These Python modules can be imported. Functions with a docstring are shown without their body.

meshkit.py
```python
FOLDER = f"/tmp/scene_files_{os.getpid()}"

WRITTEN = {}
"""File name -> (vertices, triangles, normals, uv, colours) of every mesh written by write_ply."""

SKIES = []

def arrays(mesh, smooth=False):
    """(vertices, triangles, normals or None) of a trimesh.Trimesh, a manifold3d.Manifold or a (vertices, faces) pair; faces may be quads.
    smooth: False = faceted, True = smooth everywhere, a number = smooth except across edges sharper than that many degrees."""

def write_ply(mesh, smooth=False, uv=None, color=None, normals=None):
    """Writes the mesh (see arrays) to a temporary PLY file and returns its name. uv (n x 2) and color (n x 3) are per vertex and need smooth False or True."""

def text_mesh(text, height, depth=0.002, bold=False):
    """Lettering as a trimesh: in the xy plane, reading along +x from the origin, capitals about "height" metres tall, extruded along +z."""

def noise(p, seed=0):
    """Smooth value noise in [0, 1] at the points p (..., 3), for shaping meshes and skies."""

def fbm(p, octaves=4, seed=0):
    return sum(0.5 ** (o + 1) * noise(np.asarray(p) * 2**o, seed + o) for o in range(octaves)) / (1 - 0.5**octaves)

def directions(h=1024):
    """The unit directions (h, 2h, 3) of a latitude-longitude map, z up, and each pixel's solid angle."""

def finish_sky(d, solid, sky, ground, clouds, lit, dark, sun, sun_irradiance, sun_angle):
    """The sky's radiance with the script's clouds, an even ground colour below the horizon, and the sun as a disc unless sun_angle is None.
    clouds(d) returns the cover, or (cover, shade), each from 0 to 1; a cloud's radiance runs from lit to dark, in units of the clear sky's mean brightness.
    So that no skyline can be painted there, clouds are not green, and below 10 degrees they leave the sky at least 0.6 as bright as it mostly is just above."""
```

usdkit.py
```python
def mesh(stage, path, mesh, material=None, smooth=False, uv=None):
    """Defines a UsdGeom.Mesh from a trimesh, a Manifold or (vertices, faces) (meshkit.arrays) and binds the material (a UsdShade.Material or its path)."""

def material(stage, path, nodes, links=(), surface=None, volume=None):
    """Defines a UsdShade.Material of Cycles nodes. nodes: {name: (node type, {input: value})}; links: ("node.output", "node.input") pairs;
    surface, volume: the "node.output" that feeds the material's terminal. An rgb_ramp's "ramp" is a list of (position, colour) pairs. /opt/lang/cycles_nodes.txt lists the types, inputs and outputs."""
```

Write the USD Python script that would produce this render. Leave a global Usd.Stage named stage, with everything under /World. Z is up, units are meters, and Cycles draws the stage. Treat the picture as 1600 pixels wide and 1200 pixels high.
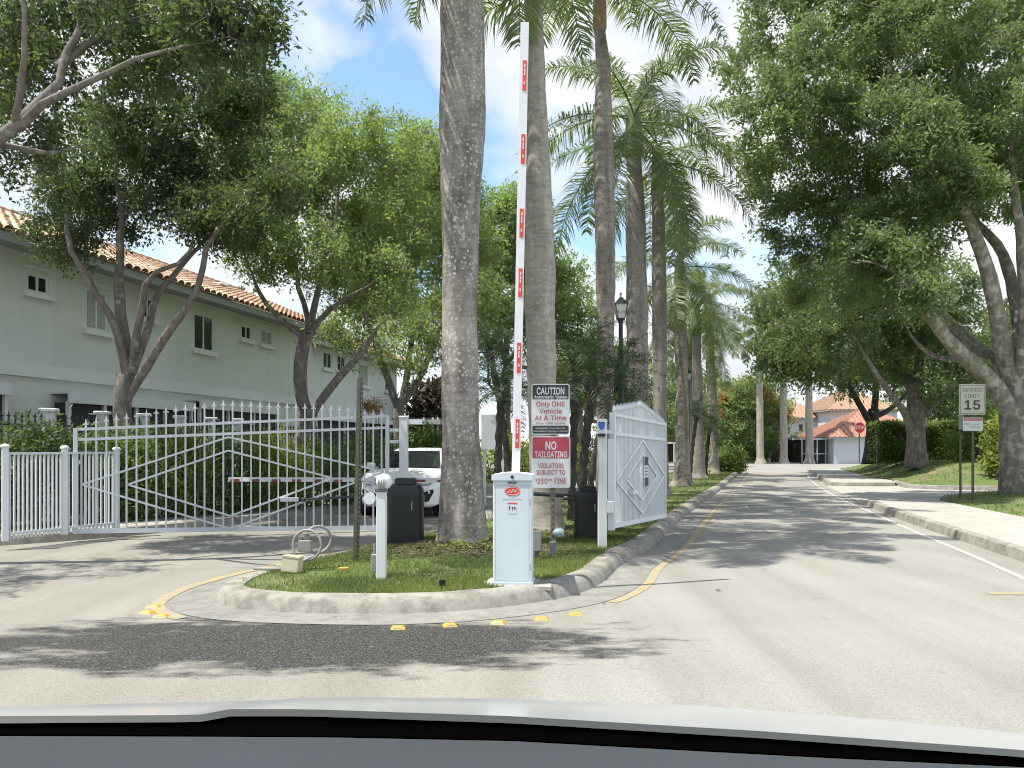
import math, random
import numpy as np, trimesh, usdkit, meshkit
from pxr import Usd, UsdGeom, UsdLux, UsdShade, Sdf, Gf
from shapely.geometry import Polygon, Point, LineString, box as sbox
from scipy.spatial import Delaunay, cKDTree

stage = Usd.Stage.CreateInMemory()
UsdGeom.SetStageUpAxis(stage, 'Z'); UsdGeom.SetStageMetersPerUnit(stage, 1.0)
UsdGeom.Xform.Define(stage, '/World'); UsdGeom.Scope.Define(stage, '/World/Looks')

# ------------------------------------------------------------------ camera, sky, sun, exposure
CAM_H, FPX, HOR = 1.5, 1250.0, 700.0          # eye height (m), focal length and horizon row in photo pixels
cam = UsdGeom.Camera.Define(stage, '/World/camera')
cam.AddTranslateOp().Set(Gf.Vec3d(0, 0, CAM_H)); cam.AddRotateXOp().Set(90.0)
cam.CreateHorizontalApertureAttr(36.0); cam.CreateVerticalApertureAttr(27.0)
cam.CreateFocalLengthAttr(36.0 * FPX / 1600)
cam.CreateVerticalApertureOffsetAttr(36.0 * (HOR - 600) / 1600)
cam.CreateClippingRangeAttr(Gf.Vec2f(0.05, 3000))
cam.CreateExposureAttr(EXPOSURE := 1.0)
SUN_EL = math.radians(67); SUN_TO = np.array([-0.93, -0.37]); SUN_TO /= np.linalg.norm(SUN_TO)
SUN_DIR = np.array([SUN_TO[0] * math.cos(SUN_EL), SUN_TO[1] * math.cos(SUN_EL), math.sin(SUN_EL)])
sun = UsdLux.DistantLight.Define(stage, '/World/sun')
sun.CreateIntensityAttr(0.98); sun.CreateAngleAttr(0.53); sun.CreateNormalizeAttr(True); sun.CreateColorAttr(Gf.Vec3f(1.0, 0.955, 0.88))
_q = Gf.Rotation(Gf.Vec3d(0, 0, 1), Gf.Vec3d(*SUN_DIR.tolist())).GetQuat()
sun.AddOrientOp().Set(Gf.Quatf(_q))
skym = usdkit.material(stage, '/World/Looks/sky_clouds', {
    'sky': ('sky_texture', {'sky_type': 'single_scattering', 'sun_disc': False, 'sun_elevation': SUN_EL,
                            'sun_rotation': math.atan2(SUN_TO[0], SUN_TO[1]), 'air_density': 1.0, 'aerosol_density': 0.6, 'ozone_density': 2.5}),
    'tc': ('texture_coordinate', {}),
    'mp': ('mapping', {'scale': (1.0, 1.0, 1.9), 'location': (0.35, 0.1, 0.0)}),
    'n': ('noise_texture', {'scale': 2.7, 'detail': 7.0, 'roughness': 0.47, 'distortion': 0.2}),
    'r': ('rgb_ramp', {'ramp': [(0.0, (0, 0, 0)), (0.41, (0, 0, 0)), (0.455, (0.55, 0.55, 0.55)), (0.53, (1, 1, 1)), (1.0, (1, 1, 1))]}),
    'n2': ('noise_texture', {'scale': 5.0, 'detail': 6.0, 'roughness': 0.55}),
    'cl': ('rgb_ramp', {'ramp': [(0.0, (2.6, 2.82, 3.15)), (0.40, (3.0, 3.16, 3.42)), (0.60, (3.75, 3.82, 3.95)), (1.0, (4.3, 4.32, 4.4))]}),
    'mx': ('mix', {}), 'bg': ('background_shader', {'strength': 0.15})},
    [('tc.generated', 'mp.vector'), ('mp.vector', 'n.vector'), ('n.fac', 'r.fac'), ('mp.vector', 'n2.vector'), ('n2.fac', 'cl.fac'),
     ('r.color', 'mx.fac'), ('sky.color', 'mx.color1'), ('cl.color', 'mx.color2'), ('mx.color', 'bg.color')], surface='bg.background')
dome = UsdLux.DomeLight.Define(stage, '/World/sky'); dome.CreateIntensityAttr(1.0)
UsdShade.MaterialBindingAPI.Apply(dome.GetPrim()).Bind(skym)
dome.GetPrim().SetCustomDataByKey('kind', 'structure')

# ------------------------------------------------------------------ helpers
def P(px, py, Y):                     # the point at depth Y that the photo shows at a pixel
    return np.array([(px - 800) / FPX * Y, Y, CAM_H - (py - HOR) / FPX * Y])
def G(px, py, z=0.0):                 # the point of the level z that the photo shows at a pixel
    Y = (CAM_H - z) * FPX / (py - HOR)
    return np.array([(px - 800) / FPX * Y, Y, z])
used = {}
def numbered(path):
    k = used.get(path, -1) + 1; used[path] = k
    return path if k == 0 else f'{path}_{k:03d}'
def tag(o, label=None, cat=None, group=None, kind=None):
    o = o.GetPrim() if hasattr(o, 'GetPrim') else o
    for k, v in (('label', label), ('category', cat), ('group', group), ('kind', kind)):
        if v: o.SetCustomDataByKey(k, v)
    return o
def thing(name, label, cat, loc=(0, 0, 0), group=None, rz=0.0):
    x = UsdGeom.Xform.Define(stage, numbered('/World/' + name))
    x.AddTranslateOp().Set(Gf.Vec3d(*map(float, loc)))
    if rz: x.AddRotateZOp().Set(float(rz))
    p = tag(x, label, cat, group); LOC[str(p.GetPath())] = np.array([*map(float, loc)])
    return p
LOC = {}
def origin(p):
    path = str(p.GetPath()); top = '/'.join(path.split('/')[:3])
    return LOC.get(top, np.zeros(3))
class MB:
    """collects shapes into one mesh, in world coordinates"""
    def __init__(s): s.v, s.f, s.n = [], [], 0
    def add(s, v, f):
        v = np.asarray(v, float); f = np.asarray(f, int)
        if f.shape[1] == 4: f = np.vstack([f[:, [0, 1, 2]], f[:, [0, 2, 3]]])
        s.v.append(v); s.f.append(f + s.n); s.n += len(v); return s
    def tm(s, m, T=None):
        v = np.array(m.vertices)
        if T is not None: v = v @ np.asarray(T)[:3, :3].T + np.asarray(T)[:3, 3]
        return s.add(v, m.faces)
    def box(s, c, size, rz=0.0, ch=0.0):
        h = np.array(size, float) / 2
        if ch > 0:
            pts = []
            for sx in (-1, 1):
                for sy in (-1, 1):
                    for sz in (-1, 1):
                        for k in range(3):
                            q = h - ch; q[k] = h[k]; pts.append(q * [sx, sy, sz])
            m = trimesh.convex.convex_hull(np.array(pts)); v, f = np.array(m.vertices), np.array(m.faces)
        else:
            v = np.array([[x, y, z] for x in (-1, 1) for y in (-1, 1) for z in (-1, 1)]) * h
            f = np.array([[0, 1, 3, 2], [4, 6, 7, 5], [0, 4, 5, 1], [2, 3, 7, 6], [0, 2, 6, 4], [1, 5, 7, 3]])
        a = math.radians(rz); R = np.array([[math.cos(a), -math.sin(a), 0], [math.sin(a), math.cos(a), 0], [0, 0, 1]])
        return s.add(v @ R.T + np.asarray(c, float), f)
    def bar(s, a, b, w, d=None, up=(0, 0, 1)):
        """square bar from a to b: w across, d in the second direction"""
        a, b = np.asarray(a, float), np.asarray(b, float); d = d or w
        t = (b - a) / np.linalg.norm(b - a); up = np.asarray(up, float)
        if abs(t @ up) > 0.98: up = np.array([0, 1.0, 0])
        x = np.cross(up, t); x /= np.linalg.norm(x); y = np.cross(t, x)
        o = [(-1, -1), (1, -1), (1, 1), (-1, 1)]
        v = [p + x * i * w / 2 + y * j * d / 2 for p in (a, b) for i, j in o]
        return s.add(v, [[0, 1, 5, 4], [1, 2, 6, 5], [2, 3, 7, 6], [3, 0, 4, 7], [0, 3, 2, 1], [4, 5, 6, 7]])
    def tube(s, pts, r, sides=8, cap=True):
        p = np.asarray(pts, float); n = len(p); r = np.broadcast_to(np.asarray(r, float), (n,))
        t = np.gradient(p, axis=0); t /= np.linalg.norm(t, axis=1, keepdims=True) + 1e-12
        ref = np.array([0.0, 0, 1]) if abs(t[:, 2]).mean() < 0.85 else np.array([1.0, 0, 0])
        a = np.cross(t, ref); a /= np.linalg.norm(a, axis=1, keepdims=True) + 1e-12; b = np.cross(t, a)
        ang = np.arange(sides) * 2 * np.pi / sides
        v = p[:, None] + r[:, None, None] * (np.cos(ang)[None, :, None] * a[:, None] + np.sin(ang)[None, :, None] * b[:, None])
        i, j = np.meshgrid(np.arange(n - 1), np.arange(sides), indexing='ij'); k = (j + 1) % sides
        f = np.stack([i * sides + j, i * sides + k, (i + 1) * sides + k, (i + 1) * sides + j], -1).reshape(-1, 4)
        f = np.vstack([f[:, [0, 1, 2]], f[:, [0, 2, 3]]]); v = v.reshape(-1, 3)
        if cap:
            v = np.vstack([v, p[0], p[-1]]); m = n * sides; q = np.arange(sides); q2 = (q + 1) % sides
            f = np.vstack([f, np.stack([q2, q, np.full(sides, m)], 1), np.stack([(n - 1) * sides + q, (n - 1) * sides + q2, np.full(sides, m + 1)], 1)])
        return s.add(v, f)
    def lathe(s, prof, c=(0, 0, 0), sides=24):
        prof = np.asarray(prof, float); ang = np.arange(sides) * 2 * np.pi / sides
        v = np.stack([prof[:, 0][:, None] * np.cos(ang), prof[:, 0][:, None] * np.sin(ang), np.repeat(prof[:, 1][:, None], sides, 1)], -1).reshape(-1, 3) + np.asarray(c, float)
        i, j = np.meshgrid(np.arange(len(prof) - 1), np.arange(sides), indexing='ij'); k = (j + 1) % sides
        return s.add(v, np.stack([i * sides + j, i * sides + k, (i + 1) * sides + k, (i + 1) * sides + j], -1).reshape(-1, 4))
    def quad(s, a, b, c, d): return s.add([a, b, c, d], [[0, 1, 2, 3]])
    def poly(s, pts2, o, ex, ey, thick=0.0):
        """polygon (shapely or points) laid out from o along ex, ey; thick goes along ex x ey"""
        g = pts2 if isinstance(pts2, Polygon) else Polygon(pts2)
        ex, ey, o = (np.asarray(k, float) for k in (ex, ey, o)); ez = np.cross(ex, ey); ez /= np.linalg.norm(ez)
        if thick: m = trimesh.creation.extrude_polygon(g, thick, engine='earcut'); v, f = np.array(m.vertices), m.faces
        else:
            v2, f = trimesh.creation.triangulate_polygon(g, engine='earcut'); v = np.column_stack([v2, np.zeros(len(v2))])
        return s.add(o + v[:, :1] * ex + v[:, 1:2] * ey + v[:, 2:3] * ez, f)
    def text(s, txt, h, c, ex=(1, 0, 0), ey=(0, 0, 1), width=None, bold=True, depth=0.0015):
        """lettering centred on c"""
        m = meshkit.text_mesh(txt, h, depth, bold); v = np.array(m.vertices)
        v[:, 0] -= (v[:, 0].min() + v[:, 0].max()) / 2
        if width: v[:, 0] *= width / np.ptp(v[:, 0])
        v[:, 1] -= h / 2; ex, ey = np.asarray(ex, float), np.asarray(ey, float); ez = np.cross(ex, ey)
        return s.add(np.asarray(c, float) + v[:, :1] * ex + v[:, 1:2] * ey + v[:, 2:3] * ez, m.faces)
    def mesh(s): return np.vstack(s.v), np.vstack(s.f)
    def build(s, name, mat, parent=None, smooth=False, label=None, cat=None, group=None, kind=None):
        v, f = s.mesh(); base = '/World'
        if parent is not None:
            base = str(parent.GetPath()); v = v - origin(parent)
        m = usdkit.mesh(stage, numbered(base + '/' + name), trimesh.Trimesh(v, f, process=False) if smooth not in (False, None) else (v, f), mat, smooth)
        return tag(m, label, cat, group, kind)
def mat(name, nodes, links=(), surface='p.BSDF'): return usdkit.material(stage, '/World/Looks/' + name, nodes, links, surface)
def plain(name, col, rough=0.5, metallic=0.0, vary=0.12, scale=6.0, bump=0.0, bscale=60.0, spec=0.5, coat=0.0):
    """a colour with slight uneven wear"""
    c = np.array(col, float)
    nodes = {'g': ('geometry', {}), 'n': ('noise_texture', {'scale': scale, 'detail': 6.0, 'roughness': 0.6}),
             'r': ('rgb_ramp', {'ramp': [(0.25, tuple(c * (1 - vary))), (0.75, tuple(np.minimum(c * (1 + vary * 0.6), 1)))]}),
             'p': ('principled_bsdf', {'roughness': rough, 'metallic': metallic, 'specular_ior_level': spec, 'coat_weight': coat})}
    links = [('g.position', 'n.vector'), ('n.fac', 'r.fac'), ('r.color', 'p.base_color')]
    if bump:
        nodes['n2'] = ('noise_texture', {'scale': bscale, 'detail': 5.0}); nodes['b'] = ('bump', {'strength': bump, 'distance': 0.01})
        links += [('g.position', 'n2.vector'), ('n2.fac', 'b.height'), ('b.normal', 'p.normal')]
    return mat(name, nodes, links)
def leafmat(name, c1, c2, tr, rough=0.5, trans=0.5, spec=0.35):
    c1, c2 = np.array(c1), np.array(c2)
    return mat(name, {'g': ('geometry', {}), 'r': ('rgb_ramp', {'ramp': [(0, tuple(c1)), (0.7, tuple(c2)), (0.9, tuple(c2 * 1.25))] + ([(0.92, (0.42, 0.35, 0.2)), (1, (0.36, 0.28, 0.16))] if 'grass' in name else [(1, tuple(c2 * 1.25))])}),
        'n': ('noise_texture', {'scale': 0.9, 'detail': 3.0}), 'rn': ('rgb_ramp', {'ramp': [(0.3, (0.62, 0.66, 0.7)), (0.7, (1.22, 1.16, 0.95))]}),
        'm': ('mix', {'mix_type': 'multiply', 'fac': 1.0}), 'm2': ('mix', {'mix_type': 'multiply', 'fac': 1.0, 'color2': tuple(tr)}),
        'p': ('principled_bsdf', {'roughness': rough, 'specular_ior_level': spec}), 't': ('translucent_bsdf', {}), 's': ('mix_closure', {'fac': trans})},
        [('g.random_per_island', 'r.fac'), ('g.position', 'n.vector'), ('n.fac', 'rn.fac'), ('r.color', 'm.color1'), ('rn.color', 'm.color2'),
         ('m.color', 'p.base_color'), ('m.color', 'm2.color1'), ('m2.color', 't.color'), ('p.BSDF', 's.closure1'), ('t.BSDF', 's.closure2')], surface='s.closure')
M = {}
# ---- ground materials
ROAD_DIR = math.atan2(0.318, 0.948)
def road_mat():
    return mat('weathered_asphalt', {
        'g': ('geometry', {}),
        'n1': ('noise_texture', {'scale': 0.35, 'detail': 5.0, 'roughness': 0.6}), 'c1': ('rgb_ramp', {'ramp': [(0.3, (0.232, 0.227, 0.206)), (0.7, (0.287, 0.282, 0.257))]}),
        'mp': ('mapping', {'rotation': (0, 0, ROAD_DIR), 'scale': (1.6, 0.09, 1.0)}), 'n2': ('noise_texture', {'scale': 1.0, 'detail': 4.0}), 'c2': ('rgb_ramp', {'ramp': [(0.3, (0.86, 0.85, 0.83)), (0.62, (1.04, 1.04, 1.03))]}),
        'm1': ('mix', {'mix_type': 'multiply', 'fac': 1.0}),
        'n3': ('noise_texture', {'scale': 90.0, 'detail': 3.0, 'roughness': 0.7}), 'c3': ('rgb_ramp', {'ramp': [(0.32, (0.62, 0.61, 0.58)), (0.5, (1, 1, 1)), (0.66, (1.3, 1.29, 1.26))]}),
        'm2': ('mix', {'mix_type': 'multiply', 'fac': 0.75}),
        # the old dark seal coat in front of the island: an uneven oval
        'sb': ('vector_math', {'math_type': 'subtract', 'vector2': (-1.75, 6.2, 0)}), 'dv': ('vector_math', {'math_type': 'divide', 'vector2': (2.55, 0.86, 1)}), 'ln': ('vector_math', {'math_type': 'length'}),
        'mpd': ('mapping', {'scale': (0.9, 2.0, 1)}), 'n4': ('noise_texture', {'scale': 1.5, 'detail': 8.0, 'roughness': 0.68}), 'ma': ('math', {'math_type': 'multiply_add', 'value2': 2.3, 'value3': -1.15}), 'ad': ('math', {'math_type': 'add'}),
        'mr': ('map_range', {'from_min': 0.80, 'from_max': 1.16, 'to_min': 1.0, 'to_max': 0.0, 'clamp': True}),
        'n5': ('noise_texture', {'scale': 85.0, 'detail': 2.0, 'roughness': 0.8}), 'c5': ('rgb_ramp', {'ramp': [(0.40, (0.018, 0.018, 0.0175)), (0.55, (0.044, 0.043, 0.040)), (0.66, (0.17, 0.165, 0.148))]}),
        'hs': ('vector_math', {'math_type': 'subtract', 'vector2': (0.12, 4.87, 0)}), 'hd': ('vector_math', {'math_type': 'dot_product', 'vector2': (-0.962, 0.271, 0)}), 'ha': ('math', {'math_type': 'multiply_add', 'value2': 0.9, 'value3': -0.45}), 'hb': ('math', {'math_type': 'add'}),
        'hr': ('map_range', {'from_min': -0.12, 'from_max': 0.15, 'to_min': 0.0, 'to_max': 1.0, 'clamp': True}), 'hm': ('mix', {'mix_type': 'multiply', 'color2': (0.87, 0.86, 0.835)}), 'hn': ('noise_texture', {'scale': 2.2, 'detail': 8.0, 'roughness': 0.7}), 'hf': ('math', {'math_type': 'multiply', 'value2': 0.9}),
        'cv': ('voronoi_texture', {'feature': 'distance_to_edge', 'scale': 0.33}), 'cd': ('noise_texture', {'scale': 1.1, 'detail': 6.0}), 'cq': ('mix_vector', {'fac': 0.35}), 'cr': ('rgb_ramp', {'ramp': [(0.0, (0.55, 0.54, 0.52)), (0.006, (1, 1, 1)), (1, (1, 1, 1))]}), 'cm': ('mix', {'mix_type': 'multiply', 'fac': 0.0}),
        'st': ('noise_texture', {'scale': 0.9, 'detail': 7.0, 'roughness': 0.7}), 'sr': ('rgb_ramp', {'ramp': [(0.60, (1, 1, 1)), (0.75, (0.74, 0.72, 0.68))]}), 'sm': ('mix', {'mix_type': 'multiply', 'fac': 0.9}),
        'm3': ('mix', {}),
        'rr': ('map_range', {'from_min': 0, 'from_max': 1, 'to_min': 0.85, 'to_max': 0.6}),
        'b': ('bump', {'strength': 0.35, 'distance': 0.006}), 'p': ('principled_bsdf', {'roughness': 0.85, 'specular_ior_level': 0.3})},
        [('g.position', 'n1.vector'), ('n1.fac', 'c1.fac'), ('g.position', 'mp.vector'), ('mp.vector', 'n2.vector'), ('n2.fac', 'c2.fac'), ('c1.color', 'm1.color1'), ('c2.color', 'm1.color2'),
         ('g.position', 'n3.vector'), ('n3.fac', 'c3.fac'), ('m1.color', 'm2.color1'), ('c3.color', 'm2.color2'),
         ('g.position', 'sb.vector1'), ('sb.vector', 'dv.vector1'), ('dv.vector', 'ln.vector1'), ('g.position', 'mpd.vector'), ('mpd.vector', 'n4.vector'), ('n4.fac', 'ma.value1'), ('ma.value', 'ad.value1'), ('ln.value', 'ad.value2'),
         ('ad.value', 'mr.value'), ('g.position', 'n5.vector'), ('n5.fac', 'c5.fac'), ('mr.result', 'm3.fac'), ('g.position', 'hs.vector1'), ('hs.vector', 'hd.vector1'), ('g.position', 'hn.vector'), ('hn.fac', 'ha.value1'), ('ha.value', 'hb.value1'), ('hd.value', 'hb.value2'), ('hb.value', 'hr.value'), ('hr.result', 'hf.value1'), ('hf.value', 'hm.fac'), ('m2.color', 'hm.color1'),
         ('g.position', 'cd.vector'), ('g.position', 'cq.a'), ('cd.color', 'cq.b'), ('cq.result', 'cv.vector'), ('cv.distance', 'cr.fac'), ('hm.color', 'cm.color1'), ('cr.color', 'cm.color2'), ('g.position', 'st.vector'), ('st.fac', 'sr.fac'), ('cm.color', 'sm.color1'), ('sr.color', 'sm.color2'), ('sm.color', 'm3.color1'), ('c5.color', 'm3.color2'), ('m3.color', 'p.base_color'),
         ('mr.result', 'rr.value'), ('rr.result', 'p.roughness'), ('n3.fac', 'b.height'), ('b.normal', 'p.normal')])
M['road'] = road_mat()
def concrete(name, lo, hi, dirt=(0.5, 0.49, 0.46), dirty=0.6):
    return mat(name, {'g': ('geometry', {}), 'n1': ('noise_texture', {'scale': 1.3, 'detail': 7.0, 'roughness': 0.65}), 'c1': ('rgb_ramp', {'ramp': [(0.3, lo), (0.68, hi)]}),
        'n2': ('noise_texture', {'scale': 5.0, 'detail': 8.0, 'roughness': 0.72}), 'c2': ('rgb_ramp', {'ramp': [(0.34, dirt), (0.56, (1, 1, 1))]}), 'm': ('mix', {'mix_type': 'multiply', 'fac': dirty}),
        'n3': ('noise_texture', {'scale': 110.0, 'detail': 3.0}), 'c3': ('rgb_ramp', {'ramp': [(0.3, (0.8, 0.8, 0.79)), (0.7, (1.12, 1.12, 1.1))]}), 'm2': ('mix', {'mix_type': 'multiply', 'fac': 0.7}),
        'b': ('bump', {'strength': 0.3, 'distance': 0.005}), 'p': ('principled_bsdf', {'roughness': 0.85, 'specular_ior_level': 0.3})},
        [('g.position', 'n1.vector'), ('n1.fac', 'c1.fac'), ('g.position', 'n2.vector'), ('n2.fac', 'c2.fac'), ('c1.color', 'm.color1'), ('c2.color', 'm.color2'), ('g.position', 'n3.vector'), ('n3.fac', 'c3.fac'),
         ('m.color', 'm2.color1'), ('c3.color', 'm2.color2'), ('m2.color', 'p.base_color'), ('n3.fac', 'b.height'), ('b.normal', 'p.normal')])
M['kerb'] = concrete('kerb_concrete', (0.255, 0.245, 0.215), (0.325, 0.315, 0.275), (0.42, 0.41, 0.39), 0.8)
M['gutter'] = concrete('gutter_concrete', (0.21, 0.204, 0.188), (0.27, 0.263, 0.24), (0.55, 0.54, 0.52), 0.6)
M['walk'] = concrete('pavement_concrete', (0.33, 0.322, 0.29), (0.40, 0.39, 0.355), (0.75, 0.73, 0.68), 0.5)
def turf(name, g1, g2, brown, brown_at=0.62):
    return mat(name, {'g': ('geometry', {}), 'n1': ('noise_texture', {'scale': 0.8, 'detail': 6.0, 'roughness': 0.6}), 'n2': ('noise_texture', {'scale': 28.0, 'detail': 5.0, 'roughness': 0.75}),
        'c2': ('rgb_ramp', {'ramp': [(0.3, g1), (0.7, g2)]}), 'c1': ('rgb_ramp', {'ramp': [(brown_at - 0.1, (0, 0, 0)), (brown_at + 0.08, (1, 1, 1))]}), 'm': ('mix', {'color2': brown}),
        'b': ('bump', {'strength': 0.6, 'distance': 0.03}), 'p': ('principled_bsdf', {'roughness': 0.9, 'specular_ior_level': 0.2})},
        [('g.position', 'n1.vector'), ('g.position', 'n2.vector'), ('n2.fac', 'c2.fac'), ('n1.fac', 'c1.fac'), ('c1.color', 'm.fac'), ('c2.color', 'm.color1'), ('m.color', 'p.base_color'), ('n2.fac', 'b.height'), ('b.normal', 'p.normal')])
M['turf'] = turf('turf', (0.07, 0.10, 0.03), (0.15, 0.20, 0.07), (0.22, 0.185, 0.11), 0.60)
M['soil'] = turf('planting_soil', (0.055, 0.045, 0.028), (0.12, 0.10, 0.06), (0.07, 0.09, 0.03), 0.5)
M['sand'] = turf('bare_sand', (0.27, 0.225, 0.15), (0.36, 0.31, 0.22), (0.13, 0.15, 0.06), 0.52)
M['blade'] = leafmat('grass_blades', (0.18, 0.225, 0.085), (0.33, 0.365, 0.15), (1.1, 1.2, 0.6), 0.6, 0.4, 0.25)
def worn_paint(name, col, under, wear=0.5):
    return mat(name, {'g': ('geometry', {}), 'n': ('noise_texture', {'scale': 9.0, 'detail': 9.0, 'roughness': 0.75}), 'c': ('rgb_ramp', {'ramp': [(wear - 0.06, under), (wear + 0.05, col)]}),
        'p': ('principled_bsdf', {'roughness': 0.75})}, [('g.position', 'n.vector'), ('n.fac', 'c.fac'), ('c.color', 'p.base_color')])
M['yellow_line'] = worn_paint('worn_yellow_paint', (0.42, 0.29, 0.09), (0.26, 0.245, 0.20), 0.53)
M['white_line'] = worn_paint('worn_white_paint', (0.48, 0.475, 0.45), (0.27, 0.265, 0.24), 0.50)
M['yellow_marker'] = plain('yellow_plastic', (0.62, 0.32, 0.045), 0.5)
# ---- man-made
M['white'] = plain('white_paint', (0.60, 0.63, 0.63), 0.42, vary=0.06, scale=3.0, bump=0.05)
M['white_gate'] = plain('chalky_white_gate_paint', (0.50, 0.53, 0.54), 0.5, vary=0.10, scale=4.0, bump=0.06)
M['barrier'] = plain('barrier_cabinet_paint', (0.53, 0.60, 0.63), 0.35, vary=0.04, scale=2.5, coat=0.15)
M['arm'] = plain('barrier_arm_white', (0.66, 0.68, 0.70), 0.35, vary=0.04)
M['red'] = plain('red_reflective_tape', (0.62, 0.06, 0.035), 0.4, vary=0.1)
M['dark_red'] = plain('faded_dark_red_tape', (0.22, 0.05, 0.04), 0.5)
M['sign_white'] = plain('sign_white_sheeting', (0.58, 0.59, 0.60), 0.45, vary=0.05, scale=5)
M['sign_old'] = plain('sun_stained_sign_white', (0.52, 0.50, 0.42), 0.5, vary=0.18, scale=2.0)
M['sign_black'] = plain('sign_black_ink', (0.03, 0.033, 0.035), 0.5)
M['sign_red'] = plain('sign_red_ink', (0.42, 0.05, 0.08), 0.5)
M['sign_red_text'] = plain('sign_faded_red_ink', (0.44, 0.12, 0.12), 0.5)
M['stop_red'] = plain('stop_sign_red', (0.50, 0.035, 0.05), 0.45)
M['steel'] = plain('galvanised_steel', (0.30, 0.29, 0.26), 0.5, 0.6, vary=0.2, scale=20)
M['post_brown'] = plain('rusty_post_steel', (0.16, 0.13, 0.085), 0.65, vary=0.35, scale=14)
M['post_dark'] = plain('perforated_post_steel', (0.085, 0.085, 0.06), 0.55, vary=0.4, scale=18)
M['hole'] = plain('dark_hole', (0.012, 0.012, 0.012), 0.8)
M['hole_light'] = plain('pale_punched_hole', (0.33, 0.32, 0.27), 0.8)
M['black'] = plain('black_plastic', (0.008, 0.009, 0.010), 0.45, vary=0.2, bump=0.1)
M['black_iron'] = plain('black_iron', (0.02, 0.022, 0.024), 0.45, vary=0.2)
M['grey_box'] = plain('grey_enamel', (0.11, 0.12, 0.125), 0.5)
M['tan'] = plain('tan_enamel', (0.46, 0.43, 0.31), 0.5, vary=0.12)
M['conduit'] = plain('grey_conduit', (0.24, 0.235, 0.215), 0.55, vary=0.15)
M['lamp_glass'] = plain('frosted_lamp_glass', (0.55, 0.55, 0.50), 0.25, vary=0.05)
M['teal_lamp'] = plain('weathered_teal_metal', (0.20, 0.29, 0.28), 0.4, vary=0.2, scale=25)
M['blue'] = plain('blue_shield_ink', (0.03, 0.11, 0.42), 0.4)
# ---- houses
M['stucco'] = plain('pale_stucco', (0.50, 0.53, 0.495), 0.9, vary=0.07, scale=0.8, bump=0.25, bscale=55, spec=0.2)
def streaked(name, col, seed, amt=0.3, bump=0.05):
    c = np.array(col); return mat(name, {'g': ('geometry', {}), 'n': ('noise_texture', {'scale': 0.7, 'detail': 6.0, 'roughness': 0.6}), 'r': ('rgb_ramp', {'ramp': [(0.3, tuple(c * .92)), (0.7, tuple(c * 1.04))]}),
        'mp': ('mapping', {'scale': (2.0, 2.0, 0.2), 'location': (seed, 0, 0)}), 's': ('noise_texture', {'scale': 1.6, 'detail': 7.0, 'roughness': 0.65}), 'sr': ('rgb_ramp', {'ramp': [(0.5, (1, 1, 1)), (0.72, (0.80, 0.80, 0.77))]}), 'm': ('mix', {'mix_type': 'multiply', 'fac': amt}),
        'n2': ('noise_texture', {'scale': 60.0, 'detail': 5.0}), 'b': ('bump', {'strength': bump, 'distance': 0.01}), 'p': ('principled_bsdf', {'roughness': 0.9, 'specular_ior_level': 0.2})},
        [('g.position', 'n.vector'), ('n.fac', 'r.fac'), ('g.position', 'mp.vector'), ('mp.vector', 's.vector'), ('s.fac', 'sr.fac'), ('r.color', 'm.color1'), ('sr.color', 'm.color2'), ('m.color', 'p.base_color'), ('g.position', 'n2.vector'), ('n2.fac', 'b.height'), ('b.normal', 'p.normal')])
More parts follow.
